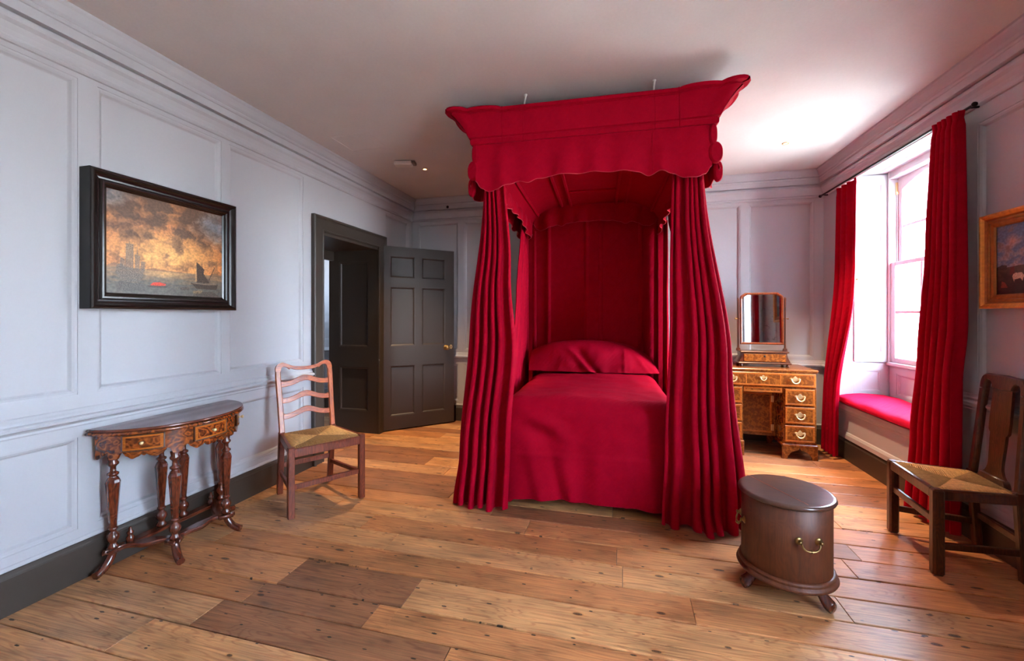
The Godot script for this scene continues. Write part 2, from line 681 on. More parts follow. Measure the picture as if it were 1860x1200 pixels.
# ---------- the room ----------
const OVOLO := [Vector2(0, 0), Vector2(0.0, -0.004), Vector2(0.010, -0.005), Vector2(0.019, -0.010), Vector2(0.026, -0.019), Vector2(0.030, -0.022)]


# front face of panelled work: everything but the panels and openings, each a Rect2 in (u, v)
func face_cells(b: B, o: Vector3, u: Vector3, v: Vector3, w: float, h: float, gone: Array) -> void:
	var us := [0.0, w]
	var vs := [0.0, h]
	for r: Rect2 in gone:
		us.append_array([r.position.x, r.end.x])
		vs.append_array([r.position.y, r.end.y])
	us.sort(); vs.sort()
	b.flat()
	for i in us.size() - 1:
		for j in vs.size() - 1:
			if us[i + 1] - us[i] < 1e-4 or vs[j + 1] - vs[j] < 1e-4: continue
			var c := Vector2((us[i] + us[i + 1]) * 0.5, (vs[j] + vs[j + 1]) * 0.5)
			if c.x < 0 or c.x > w or c.y < 0 or c.y > h: continue
			var skip := false
			for r: Rect2 in gone:
				if r.has_point(c): skip = true
			if skip: continue
			b.quad(o + u * us[i] + v * vs[j], o + u * us[i] + v * vs[j + 1], o + u * us[i + 1] + v * vs[j + 1], o + u * us[i + 1] + v * vs[j])


func panel_piece(o: Vector3, u: Vector3, v: Vector3, n: Vector3, r: Rect2, deep := 1.0) -> B:
	var b := B.new()
	var prof := []
	for p: Vector2 in OVOLO: prof.append(p * deep)
	var c := o + u * r.position.x + v * r.position.y
	b.frame(c, u, v, n, r.size.x, r.size.y, prof)
	var t: float = 0.030 * deep
	var q := c - n * 0.022 * deep
	b.quad(q + u * t + v * t, q + u * t + v * (r.size.y - t), q + u * (r.size.x - t) + v * (r.size.y - t), q + u * (r.size.x - t) + v * t)
	return b


func rc(u0: float, v0: float, u1: float, v1: float) -> Rect2:
	return Rect2(u0, v0, u1 - u0, v1 - v0)


func panel_wall(called: String, o: Vector3, u: Vector3, n: Vector3, length: float, panels: Array, openings: Array, slabs: Array) -> MeshInstance3D:
	var b := B.new()
	face_cells(b, o, u, Vector3.UP, length, H + 0.02, panels + openings)
	for s: Array in slabs: b.box(s[0], s[1], 0.0)
	var wall := struct(called, b, M.paint)
	for r: Rect2 in panels:
		part("panel", panel_piece(o, u, Vector3.UP, n, r), M.paint, wall)
	return wall


func slab(x0: float, x1: float, y0: float, y1: float, z0: float, z1: float) -> Array:
	return [Vector3(x0 + x1, y0 + y1, z0 + z1) * 0.5, Vector3(absf(x1 - x0), absf(y1 - y0), absf(z1 - z0))]


const W1 := -3.965  # centres of the two windows along the right wall
const W2 := -0.40
const WA := 0.605
const D0 := -3.217  # doorway in the left wall
const D1 := -4.10


func build_room() -> void:
	# left wall
	var pl := []
	for z: Array in [[1.42, 0.79], [0.71, 0.04], [-0.04, -0.71], [-0.79, -1.467], [-1.547, -2.235], [-2.292, -2.985], [-4.262, -4.80]]:
		pl.append(rc(ZF - z[0], 0.912, ZF - z[1], 2.468))
		pl.append(rc(ZF - z[0], 0.25, ZF - z[1], 0.70))
	panel_wall("wall_left", Vector3(XL, 0, ZF), Vector3.FORWARD, Vector3.RIGHT, ZF - ZB, pl, [rc(ZF - D0, -0.1, ZF - D1, 2.02)],
		[slab(-3.2, XL - 0.03, 0, H, ZF + 0.3, D0 + 0.03), slab(-3.2, XL - 0.03, 0, H, D1 - 0.03, ZB - 0.35), slab(-3.2, XL - 0.03, 2.05, H, D0 + 0.03, D1 - 0.03)])
	# back wall
	pl = []
	for x: Array in [[-2.50, -1.95], [-1.875, -1.12], [-1.02, -0.27], [-0.17, 0.50], [0.58, 1.225], [1.30, 1.90]]:
		pl.append(rc(x[0] - XL, 0.87, x[1] - XL, 2.468))
		pl.append(rc(x[0] - XL, 0.25, x[1] - XL, 0.70))
	panel_wall("wall_back", Vector3(XL, 0, ZB), Vector3.RIGHT, Vector3.BACK, XR - XL, pl, [], [slab(XL - 0.03, XR + 0.6, 0, H, ZB - 0.03, ZB - 0.35)])
	# right wall with two window bays
	pl = []
	for z: Array in [[0.55, 1.40], [-2.05, -1.35], [-3.005, -2.15]]:
		pl.append(rc(z[0] - ZB, 0.912, z[1] - ZB, 2.40))
		pl.append(rc(z[0] - ZB, 0.25, z[1] - ZB, 0.70))
	var op := []
	for w: float in [W1, W2]: op.append(rc(w - WA - ZB, -0.1, w + WA - ZB, 2.60))
	var xs := XR + 0.03
	panel_wall("wall_right", Vector3(XR, 0, ZB), Vector3.BACK, Vector3.LEFT, ZF - ZB, pl, op,
		[slab(xs, 2.5, 0, H, ZB, W1 - WA), slab(xs, 2.5, 0, H, W1 + WA, W2 - WA), slab(xs, 2.5, 0, H, W2 + WA, ZF + 0.3),
		slab(xs, 2.5, 2.62, H, W1 - WA, W1 + WA), slab(xs, 2.5, 2.62, H, W2 - WA, W2 + WA),
		slab(2.40, 2.5, 0, 0.85, W1 - WA, W1 + WA), slab(2.40, 2.5, 0, 0.85, W2 - WA, W2 + WA)])
	# wall behind the camera
	pl = []
	for x: Array in [[-2.50, -1.60], [-1.50, -0.60], [-0.50, 0.40], [0.50, 1.20], [1.30, 1.90]]:
		pl.append(rc(XR - x[1], 0.912, XR - x[0], 2.468))
		pl.append(rc(XR - x[1], 0.25, XR - x[0], 0.70))
	panel_wall("wall_front", Vector3(XR, 0, ZF), Vector3.LEFT, Vector3.FORWARD, XR - XL, pl, [], [slab(XL - 0.03, XR + 0.6, 0, H, ZF + 0.03, ZF + 0.3)])
	# ceiling with the outline of an access hatch
	var b := B.new()
	b.box(Vector3(-1.2, H + 0.11, -1.8), Vector3(7.6, 0.22, 7.4), 0.0)
	var c := struct("ceiling", b, M.ceiling)
	b = B.new()
	b.frame(Vector3(-2.30, H, -3.26), Vector3.RIGHT, Vector3.BACK, Vector3.DOWN, 0.34, 0.30, v2([0, 0, 0.001, 0.002, 0.006, 0.002, 0.007, 0]))
	part("access_hatch", b, M.ceiling, c)
	# cornice, one length to each wall
	var cor := v2([0, 2.492, 0.012, 2.494, 0.017, 2.502, 0.017, 2.508, 0.011, 2.516, 0.010, 2.524, 0.016, 2.545, 0.028, 2.568, 0.042, 2.582, 0.044, 2.592, 0.044, 2.602,
		0.026, 2.604, 0.026, 2.618, 0.060, 2.619, 0.061, 2.664, 0.067, 2.667, 0.071, 2.675, 0.070, 2.684, 0.064, 2.689, 0.068, 2.694, 0.076, 2.704, 0.082, 2.720, 0.090, 2.738, 0.098, 2.748, 0.100, 2.760])
	var order := [["trim_1", 3], ["trim_2", 0], ["trim_3", 1], ["trim_4", 2]]
	for t: Array in order:
		b = B.new()
		b.frame(Vector3(XL, 0, ZB), Vector3.RIGHT, Vector3.BACK, Vector3.UP, XR - XL, ZF - ZB, cor, [t[1]])
		struct(t[0], b, M.paint)
	# dado rails and skirting
	var rail := v2([0, 0.755, 0.010, 0.757, 0.014, 0.764, 0.012, 0.774, 0.020, 0.782, 0.034, 0.790, 0.036, 0.800, 0.030, 0.808, 0.016, 0.813, 0.014, 0.823, 0.008, 0.831, 0.004, 0.842, 0, 0.846])
	var skirt := v2([0, 0, 0.018, 0, 0.018, 0.158, 0.014, 0.164, 0.012, 0.172, 0.006, 0.182, 0.0, 0.186])
	var low := v2([0, 0.186, 0.006, 0.187, 0.008, 0.194, 0.004, 0.204, 0, 0.208])
	var n := 5
	for side: Array in [["left", Vector3(XL, 0, 0), Vector3.RIGHT, [[ZF, -3.078], [-4.235, ZB]]], ["right", Vector3(XR, 0, 0), Vector3.LEFT, [[ZF, W2 + WA], [W2 - WA, W1 + WA], [W1 - WA, ZB]]]]:
		var base := B.new()
		for s: Array in side[3]:
			var a := Vector3(side[1].x, 0, s[0])
			var e := Vector3(side[1].x, 0, s[1])
			base.strip(a, e, side[2], skirt)
			b = B.new()
			b.strip(a, e, side[2], rail)
			b.strip(a, e, side[2], low)
			struct("trim_%d" % n, b, M.paint)
			n += 1
		struct("baseboard_" + side[0], base, M.dark_paint)
	for side: Array in [["back", ZB, Vector3.BACK], ["front", ZF, Vector3.FORWARD]]:
		var a := Vector3(XL, 0, side[1])
		var e := Vector3(XR, 0, side[1])
		b = B.new()
		b.strip(a, e, side[2], skirt)
		struct("baseboard_" + side[0], b, M.dark_paint)
		b = B.new()
		b.strip(a, e, side[2], rail)
		b.strip(a, e, side[2], low)
		struct("trim_%d" % n, b, M.paint)
		n += 1
	build_floor()
	build_door(n)
	build_hall()
	build_window(1, W1)
	build_window(2, W2)
	# small round hole of a sensor in the back cornice
	b = B.new()
	b.lathe(Vector3(-2.07, 2.642, ZB + 0.060), v2([0.0, 0.012, 0.012, 0.010, 0.016, 0.004, 0.016, 0]), 16, false, Basis(Vector3.RIGHT, Vector3.BACK, Vector3.DOWN))
	solo("ceiling_sensor", b, M.black, "small round black sensor on the back cornice above the open door", "sensor")


func build_floor() -> void:
	var b := B.new()
	b.box(Vector3(-1.2, -0.14, -1.8), Vector3(7.6, 0.2, 7.4), 0.0)
	var fl := struct("floor", b, M.gap)
	var zs := [ZB - 0.02]
	var r := RandomNumberGenerator.new()
	r.seed = 77
	# rows of boards, back to front; the nearer joints are where the photograph has them
	for z: float in [-4.70, -4.50, -4.33, -4.13, -3.93, -3.76, -3.57, -3.36, -3.18, -2.99, -2.79, -2.62, -2.44, -2.262, -2.085, -1.908, -1.690, -1.540, -1.37, -1.18, -0.98]: zs.append(z)
	var zz := -0.98
	while zz < ZF:
		zz += r.randf_range(0.17, 0.22)
		zs.append(zz)
	# board ends seen in the photograph (x, z)
	var ends := [[-1.76, -1.50], [-1.67, -1.62], [-1.62, -1.80], [-0.95, -1.80], [-2.26, -1.98], [-1.28, -2.17], [-1.05, -1.62], [0.01, -2.17], [0.31, -2.0], [0.62, -1.62], [-1.55, -2.35], [-1.9, -2.52]]
	for i in zs.size() - 1:
		var z0: float = zs[i]
		var z1: float = zs[i + 1]
		var cuts := [XL - 0.02]
		for e: Array in ends:
			if e[1] > z0 and e[1] < z1: cuts.append(e[0])
		cuts.sort()
		var x := XL + r.randf_range(0.5, 2.2) if cuts.size() == 1 else (cuts[-1] as float) + r.randf_range(0.9, 2.0)
		while x < XR - 0.3:
			cuts.append(x)
			x += r.randf_range(0.9, 2.4)
		cuts.append(XR + 0.02 if z0 > -10.0 else XR)
		for k in cuts.size() - 1:
			plank(fl, cuts[k], cuts[k + 1], z0, z1, r)
	# hall boards beyond the doorway
	for i in 10:
		plank(fl, -4.6, XL - 0.021, -5.1 + i * 0.22, -5.1 + (i + 1) * 0.22, r)


func plank(fl: Node3D, x0: float, x1: float, z0: float, z1: float, r: RandomNumberGenerator) -> void:
	var g := 0.0022 + 0.0024 * r.randf()
	var e := 0.0010
	var top := r.randf_range(-0.0016, 0.0)
	var c := 0.0035  # eased edge
	var b := B.new()
	var u0 := r.randf() * 0.6
	var vo := r.randf_range(0.0, 0.15)
	var flip := -1.0 if r.randf() < 0.5 else 1.0
	var L := Vector3(x0 + e, 0, z0 + g)
	var R := Vector3(x1 - e, 0, z1 - g)
	var uv := func(x: float, z: float) -> Vector2:
		return Vector2(u0 + flip * (x - x0) / 2.6, vo + (z - z0) / 0.27)
	var p := []
	for q: Array in [[L.x, L.z], [R.x, L.z], [R.x, R.z], [L.x, R.z]]:
		p.append([Vector3(q[0], top - c * 0.6, q[1]), Vector3(clampf(q[0], L.x + c * 0.4, R.x - c * 0.4), top, clampf(q[1], L.z + c, R.z - c)), Vector3(q[0], -0.022, q[1]), uv.call(q[0], q[1])])
	b.flat()
	b.quad_uv(p[0][1], p[1][1], p[2][1], p[3][1], p[0][3], p[1][3], p[2][3], p[3][3])
	for k in 4:
		var a: Array = p[k]
		var d: Array = p[(k + 1) % 4]
		b.quad_uv(a[0], d[0], d[1], a[1], a[3], d[3], d[3], a[3])
		b.quad_uv(a[2], d[2], d[0], a[0], a[3], d[3], d[3], a[3])
	part("floorboard", b, M.plank[r.randi_range(0, 4)], fl)


# panelled leaf lying in the plane o,u,up facing n, thickness t, with panels on both faces
func leaf(called: String, o: Vector3, u: Vector3, n: Vector3, w: float, h: float, t: float, panels: Array, m: Material, parent: Node3D, both := true, deep := 0.7) -> MeshInstance3D:
	var b := B.new()
	face_cells(b, o, u, Vector3.UP, w, h, panels)
	if both: face_cells(b, o - n * t, u, Vector3.UP, w, h, panels)
	else: face_cells(b, o - n * t, u, Vector3.UP, w, h, [])
	var q := [o, o + u * w, o + u * w + Vector3.UP * h, o + Vector3.UP * h]
	for k in 4: b.quad(q[k], q[(k + 1) % 4], q[(k + 1) % 4] - n * t, q[k] - n * t)
	var l: MeshInstance3D
	if parent == null: l = struct(called, b, m)
	else: l = part(called, b, m, parent)
	for r: Rect2 in panels:
		var pb := panel_piece(o, u, Vector3.UP, n, r, deep)
		if both:
			var p2 := panel_piece(o - n * t, u, Vector3.UP, -n, r, deep)
			pb.st.append_from(p2.done(null), 0, Transform3D())
		part("panel", pb, m, l if parent == null else parent)
	return l


func build_door(n: int) -> void:
	# architrave
	var b := B.new()
	var prof := v2([0, 0, 0.0, 0.034, 0.010, 0.040, 0.020, 0.040, 0.026, 0.030, 0.032, 0.027, 0.118, 0.024, 0.122, 0.028, 0.132, 0.026, 0.136, 0.018, 0.138, 0.0])
	b.frame(Vector3(XL, -0.2, -3.078), Vector3.FORWARD, Vector3.UP, Vector3.RIGHT, 1.157, 2.383, prof, [1, 2, 3])
	struct("trim_%d" % n, b, M.dark_paint)
	# deep linings of the doorway
	var lin := leaf("trim_%d" % (n + 1), Vector3(XL + 0.005, 0, D1), Vector3.LEFT, Vector3.BACK, 0.625, 2.03, 0.03, [rc(0.12, 0.24, 0.49, 0.73), rc(0.12, 0.95, 0.49, 1.90)], M.dark_paint, null, false, 0.8)
	leaf("trim_%d" % (n + 2), Vector3(XL + 0.005, 0, D0), Vector3.LEFT, Vector3.FORWARD, 0.625, 2.03, 0.03, [rc(0.12, 0.24, 0.49, 0.73), rc(0.12, 0.95, 0.49, 1.90)], M.dark_paint, null, false, 0.8)
	b = B.new()
	b.box(Vector3(XL - 0.3075, 2.035, (D0 + D1) * 0.5), Vector3(0.625, 0.03, 0.883), 0.002)
	b.box(Vector3(-3.16, 1.97, (D0 + D1) * 0.5), Vector3(0.05, 0.10, 0.883), 0.003)
	struct("trim_%d" % (n + 3), b, M.dark_paint)
	b = B.new()
	b.box(Vector3(XL - 0.02, 0.93, D0 - 0.004), Vector3(0.03, 0.14, 0.004), 0.001)
	part("strike_plate", b, M.brass, get_node("trim_%d" % (n + 2)))
	# the leaf, standing open against the back corner
	var o := Vector3(-2.590, 0.012, -4.150)
	var u := Vector3(0.700, 0, -0.714).normalized()
	var nn := Vector3(0.714, 0, 0.700).normalized()
	var pan := []
	for c: Array in [[0.115, 0.405], [0.485, 0.775]]:
		pan.append(rc(c[0], 0.15, c[1], 0.72))
		pan.append(rc(c[0], 0.94, c[1], 1.615))
		pan.append(rc(c[0], 1.715, c[1], 1.965))
	var d := leaf("door_1", o, u, nn, 0.89, 2.07, 0.042, pan, M.dark_paint, null)
	# knob and escutcheon
	var bas := Basis(u, nn, u.cross(nn))
	b = B.new()
	b.lathe(o + u * 0.785 + Vector3.UP * 0.905, v2([0.032, 0, 0.032, 0.004, 0.012, 0.008, 0.010, 0.03, 0.022, 0.036, 0.030, 0.048, 0.028, 0.060, 0.016, 0.068, 0.0, 0.070]), 20, false, bas)
	part("door_knob", b, M.old_brass, d)
	b = B.new()
	var ov := []
	for i in 20: ov.append(Vector2(cos(TAU * i / 20) * 0.017, sin(TAU * i / 20) * 0.027))
	b.prism(ov, o + u * 0.850 + Vector3.UP * 0.91 + nn * 0.002, u, Vector3.UP, nn, 0.005, 0.001)
	var es := part("escutcheon", b, M.brass, d)
	b = B.new()
	b.prism(v2([-0.003, -0.010, 0.003, -0.010, 0.002, 0.003, 0.005, 0.008, 0, 0.012, -0.005, 0.008, -0.002, 0.003]), o + u * 0.850 + Vector3.UP * 0.91 + nn * 0.005, u, Vector3.UP, nn, 0.002, 0.0)
	part("keyhole", b, M.black, es)
	for y: float in [0.28, 1.02, 1.78]:
		b = B.new()
		b.lathe(o + Vector3(0.006, y - 0.05, 0.012), v2([0.0, 0, 0.008, 0.002, 0.009, 0.006, 0.009, 0.094, 0.008, 0.098, 0, 0.10]), 10)
		part("hinge", b, M.dark_paint, d)


func build_hall() -> void:
	# the lobby beyond the doorway, lit by a window of its own
	var b := B.new()
	var gone := [rc(0.10, 0.95, 0.62, 2.40), rc(0.72, 0.95, 1.30, 2.40), rc(0.10, 0.25, 0.62, 0.70), rc(0.72, 0.25, 1.30, 0.70)]
	var o := Vector3(-4.6, 0, -5.1)
	face_cells(b, o, Vector3.RIGHT, Vector3.UP, 1.4, H, gone)
	b.box(Vector3(-3.9, H / 2, -5.23), Vector3(1.8, H, 0.18), 0.0)
	var w := struct("wall_hall_back", b, M.paint)
	for r: Rect2 in gone: part("panel", panel_piece(o, Vector3.RIGHT, Vector3.UP, Vector3.BACK, r), M.paint, w)
	b = B.new()
	b.strip(o, o + Vector3.RIGHT * 1.4, Vector3.BACK, v2([0, 0.77, 0.016, 0.775, 0.012, 0.79, 0.04, 0.81, 0.036, 0.825, 0.014, 0.835, 0.006, 0.85, 0, 0.855]))
	struct("trim_hall", b, M.paint)
	b = B.new()
	b.strip(o, o + Vector3.RIGHT * 1.4, Vector3.BACK, v2([0, 0, 0.018, 0, 0.018, 0.16, 0.006, 0.18, 0, 0.185]))
	struct("baseboard_hall", b, M.dark_paint)
	b = B.new()
	b.box(Vector3(-3.9, H / 2, -2.4), Vector3(1.6, H, 0.2), 0.0)
	struct("wall_hall_front", b, M.paint)
	b = B.new()
	for s: Array in [slab(-4.8, -4.6, 0, 1.5, -5.3, -2.3), slab(-4.8, -4.6, 2.3, H, -5.3, -2.3), slab(-4.8, -4.6, 1.5, 2.3, -5.3, -4.80), slab(-4.8, -4.6, 1.5, 2.3, -4.50, -2.3)]: b.box(s[0], s[1], 0.0)
	struct("wall_hall_left", b, M.paint)
	b = B.new()
	b.box(Vector3(-4.70, 1.9, -4.65), Vector3(0.04, 0.04, 0.3), 0.004)
	b.box(Vector3(-4.70, 1.9, -4.65), Vector3(0.04, 0.8, 0.03), 0.004)
	struct("window_3", b, M.paint)


func build_window(num: int, zc: float) -> void:
	# local frame: X out of the room, z along the wall from the window's middle
	var b := B.new()
	var xf := 2.36
	var hw := 0.600
	# box frame: jambs, head, sill
	for s: float in [-1.0, 1.0]:
		b.box(Vector3(xf + 0.05, 1.74, zc + s * (hw - 0.020)), Vector3(0.10, 1.74, 0.040), 0.004)
		b.box(Vector3(xf - 0.004, 1.74, zc + s * (hw - 0.034)), Vector3(0.02, 1.74, 0.012), 0.004)
	b.box(Vector3(xf + 0.05, 2.565, zc), Vector3(0.10, 0.07, hw * 2), 0.004)
	b.box(Vector3(xf - 0.004, 2.536, zc), Vector3(0.02, 0.014, 1.12), 0.004)
	b.box(Vector3(xf + 0.045, 0.865, zc), Vector3(0.13, 0.035, hw * 2), 0.006)
	var win := struct("window_%d" % num, b, M.paint)
	# two hung sashes, three panes wide and two high; the top one has a cambered head
	for up in 2:
		var x := xf + (0.075 if up else 0.022)
		var y0 := 1.742 if up else 0.882
		var y1 := 2.530 if up else 1.778
		var th := 0.042
		var sb := B.new()
		for s: float in [-1.0, 1.0]: sb.box(Vector3(x, (y0 + y1) * 0.5, zc + s * 0.530), Vector3(th, y1 - y0, 0.06), 0.004)
		sb.box(Vector3(x, y0 + (0.018 if up else 0.022), zc), Vector3(th - 0.002, 0.036 if up else 0.044, 1.01), 0.004)
		var gy0 := y0 + (0.036 if up else 0.044)
		var gy1 := y1 - 0.036
		if up:
			var arch := []
			for i in 13:
				var t := -0.5 + i / 12.0
				arch.append(Vector2(t * 1.01, 2.508 - 0.36 * t * t))
			arch.append(Vector2(0.505, 2.53)); arch.append(Vector2(-0.505, 2.53))
			sb.prism(arch, Vector3(x, 0, zc), Vector3.BACK, Vector3.UP, Vector3.RIGHT, th - 0.002, 0.003)
			gy1 = 2.51
		else:
			sb.box(Vector3(x, y1 - 0.018, zc), Vector3(th - 0.002, 0.036, 1.01), 0.004)
		var sash := part("sash", sb, M.paint, win)
		var gm := 2.09 if up else 1.33
		for k: float in [-1.0, 1.0]:
			var bb := B.new()
			bb.box(Vector3(x, (gy0 + gy1) * 0.5, zc + k * 0.1667), Vector3(th - 0.006, gy1 - gy0, 0.027), 0.005)
			part("glazing_bar", bb, M.paint, sash)
		var hb := B.new()
		hb.box(Vector3(x, gm, zc), Vector3(th - 0.008, 0.027, 1.0), 0.005)
		part("glazing_bar", hb, M.paint, sash)
		for c in 3:
			for r in 2:
				var pb := B.new()
				var a := (gy0 if r == 0 else gm)
				var e := (gm if r == 0 else gy1)
				if up and r == 1 and c != 1: e = 2.485
				pb.box(Vector3(x, (a + e) * 0.5, zc + (c - 1) * 0.3333), Vector3(0.003, e - a, 0.333), 0.0)
				part("pane", pb, M.glass, sash)
	# brass pulleys for the sash cords
	for s: float in [-1.0, 1.0]:
		var pb := B.new()
		pb.box(Vector3(xf + 0.048, 2.44, zc + s * 0.556), Vector3(0.022, 0.11, 0.008), 0.002)
		pb.tube([Vector3(xf + 0.048, 2.40, zc + s * 0.550), Vector3(xf + 0.048, 2.40, zc + s * 0.540)], 0.012, 12)
		part("sash_pulley", pb, M.brass, win)
		pb = B.new()
		pb.tube([Vector3(xf + 0.048, 2.40, zc + s * 0.552), Vector3(xf + 0.048, 1.79, zc + s * 0.552)], 0.003, 6)
		part("sash_cord", pb, M.wire, win)
	# splayed reveals: fixed board, folding shutter above, panel below
	for s: float in [-1.0, 1.0]:
		var a := Vector3(XR - 0.002, 0, zc + s * WA)
		var e := Vector3(xf + 0.004, 0, zc + s * (hw - 0.004))
		var u := (e - a).normalized()
		var n := u.cross(Vector3.UP).normalized()
		if n.z * s > 0: n = -n
		var ln := a.distance_to(e)
		var rb := B.new()
		rb.bar(a + u * 0.052 + Vector3.UP * 0.45 - n * 0.008, a + u * 0.052 + Vector3.UP * 2.6 - n * 0.008, 0.104, 0.02, 0.002, u)
		part("reveal_board", rb, M.paint, win)
		leaf("reveal_panel", a + u * 0.106 + Vector3.UP * 0.45, u, n, ln - 0.110, 0.415, 0.02, [rc(0.06, 0.16, ln - 0.17, 0.345)], M.paint, win, false, 0.8)
		var sw := ln - 0.122
		leaf("shutter", a + u * 0.114 + Vector3.UP * 0.877 + n * 0.012, u, n, sw, 1.703, 0.03, [rc(0.034, 0.075, sw - 0.034, 0.665), rc(0.034, 0.755, sw - 0.034, 0.975), rc(0.034, 1.085, sw - 0.034, 1.635)], M.paint, win, false, 0.75)
		var kb := B.new()
		var ky := a + u * 0.130 + Vector3.UP * 1.635 + n * 0.012
		kb.lathe(ky, v2([0.008, 0, 0.005, 0.004, 0.004, 0.010, 0.008, 0.016, 0.007, 0.021, 0, 0.023]), 12, false, Basis(u, n, u.cross(n)))
		part("shutter_knob", kb, M.old_brass, win)
		for hy: float in [1.15, 2.15]:
			kb = B.new()
			var hp := a + u * (ln - 0.006) + n * 0.016
			kb.tube([hp + Vector3.UP * (hy - 0.04), hp + Vector3.UP * (hy + 0.04)], 0.006, 8)
			part("shutter_hinge", kb, M.paint, win)
	# soffit and the panel under the sill
	b = B.new()
	var A := [Vector3(XR - 0.002, 2.595, zc - WA), Vector3(xf, 2.595, zc - hw), Vector3(xf, 2.595, zc + hw), Vector3(XR - 0.002, 2.595, zc + WA)]
	b.quad(A[0], A[1], A[2], A[3])
	var up2 := Vector3.UP * 0.025
	b.quad(A[0] + up2, A[1] + up2, A[2] + up2, A[3] + up2)
	for k in 4: b.quad(A[k], A[(k + 1) % 4], A[(k + 1) % 4] + up2, A[k] + up2)
	b.frame(Vector3(XR + 0.10, 2.595, zc - 0.50), Vector3.RIGHT, Vector3.BACK, Vector3.DOWN, 0.19, 1.00, v2([0, 0, 0.004, 0.008, 0.016, 0.010, 0.022, 0.002, 0.024, 0.0]))
	part("soffit", b, M.paint, win)
	leaf("apron_panel", Vector3(xf + 0.012, 0.45, zc - hw), Vector3.BACK, Vector3.LEFT, hw * 2, 0.40, 0.02, [rc(0.10, 0.14, hw - 0.05, 0.335), rc(hw + 0.05, 0.14, hw * 2 - 0.10, 0.335)], M.paint, win, false, 0.8)
	# window seat: front board with a moulded edge, skirting, lid
	b = B.new()
	b.box(Vector3(XR + 0.013, 0.25, zc), Vector3(0.03, 0.50, WA * 2 - 0.004), 0.002)
	b.strip(Vector3(XR - 0.002, 0, zc - WA + 0.002), Vector3(XR - 0.002, 0, zc + WA - 0.002), Vector3.LEFT, v2([0, 0.42, 0.006, 0.425, 0.010, 0.44, 0.024, 0.452, 0.026, 0.47, 0.022, 0.495, 0, 0.498]))
	b.strip(Vector3(XR - 0.002, 0, zc - WA + 0.002), Vector3(XR - 0.002, 0, zc + WA - 0.002), Vector3.LEFT, v2([0, 0.186, 0.014, 0.19, 0.014, 0.225, 0.006, 0.245, 0, 0.25]))
	part("seat_front", b, M.paint, win)
	b = B.new()
	b.strip(Vector3(XR - 0.002, 0, zc - WA + 0.002), Vector3(XR - 0.002, 0, zc + WA - 0.002), Vector3.LEFT, v2([0, 0, 0.016, 0, 0.016, 0.158, 0.012, 0.166, 0.006, 0.182, 0, 0.186]))
	part("seat_skirting", b, M.dark_paint, win)
	b = B.new()
	b.prism([Vector2(XR, zc - WA + 0.004), Vector2(xf, zc - hw), Vector2(xf, zc + hw), Vector2(XR, zc + WA - 0.004)], Vector3(0, 0.488, 0), Vector3.RIGHT, Vector3.BACK, Vector3.UP, 0.022, 0.0)
	part("seat_lid", b, M.paint, win)
	# cushion, cut to the splay
	b = B.new()
	var f := func(p: float, q: float) -> Vector3:
		# q runs round the section (front bottom, front, top, back), p along the seat
		var lens := p * 2.0 - 1.0
		var half := func(x: float) -> float: return lerpf(WA - 0.030, hw - 0.030, clampf((x - XR) / (xf - XR), 0.0, 1.0))
		var sec := [[1.975, 0.502], [1.952, 0.506], [1.940, 0.520], [1.938, 0.538], [1.946, 0.556], [1.968, 0.568], [2.02, 0.576], [2.12, 0.586], [2.24, 0.590], [2.31, 0.586], [2.335, 0.568], [2.34, 0.535], [2.335, 0.502]]
		var k := q * (sec.size() - 1)
		var i := mini(int(k), sec.size() - 2)
		var t := k - i
		var x: float = lerpf(sec[i][0], sec[i + 1][0], t)
		var y: float = lerpf(sec[i][1], sec[i + 1][1], t)
		var edge := clampf((1.0 - absf(lens)) / 0.03, 0.0, 1.0)
		y = lerpf(0.535, y, sqrt(edge))
		y += 0.004 * sin(lens * 9.0 + x * 14.0) * edge if y > 0.55 else 0.0
		return Vector3(x, y, zc + lens * (half.call(x) as float))
	b.sheet(60, 24, f)
	solo("seat_cushion", b, M.cushion, "crimson cushion on the window seat %s" % (["below the sash window beside the walnut desk", "of the window nearer the camera, out of the picture"][num - 1]), "cushion", "window seat cushions")


# ---------- the bed ----------
const BED_AT := Vector3(-0.21, 0, -2.78)
const BED_TURN := 0.040


func cornice_top(xb: float) -> Vector2:  # outline of the cornice's upper edge along the front: (x, z) over the point xb of the valance
	var a := absf(xb)
	if a < 0.55: return Vector2(xb, 0.118)
	var e := (a - 0.55) / 0.20
	var lobe := 0.034 * pow(maxf(0.0, sin(PI * clampf(e / 0.68, 0.0, 1.0))), 0.6) if e < 0.68 else 0.026 * pow(maxf(0.0, sin(PI * clampf((e - 0.68) / 0.32, 0.0, 1.0))), 0.7)
	return Vector2(signf(xb) * (0.55 + 0.355 * pow(e, 1.15)), 0.118 + 0.048 * e * e + lobe)


func scallop(t: float) -> float:  # lower edge of a valance; t from -1 to 1
	var a := absf(t)
	return ramp([[0.0, 2.232], [0.30, 2.226], [0.43, 2.212], [0.515, 2.188], [0.60, 2.207], [0.70, 2.188], [0.80, 2.158], [0.88, 2.150], [0.95, 2.172], [1.0, 2.222]], a)


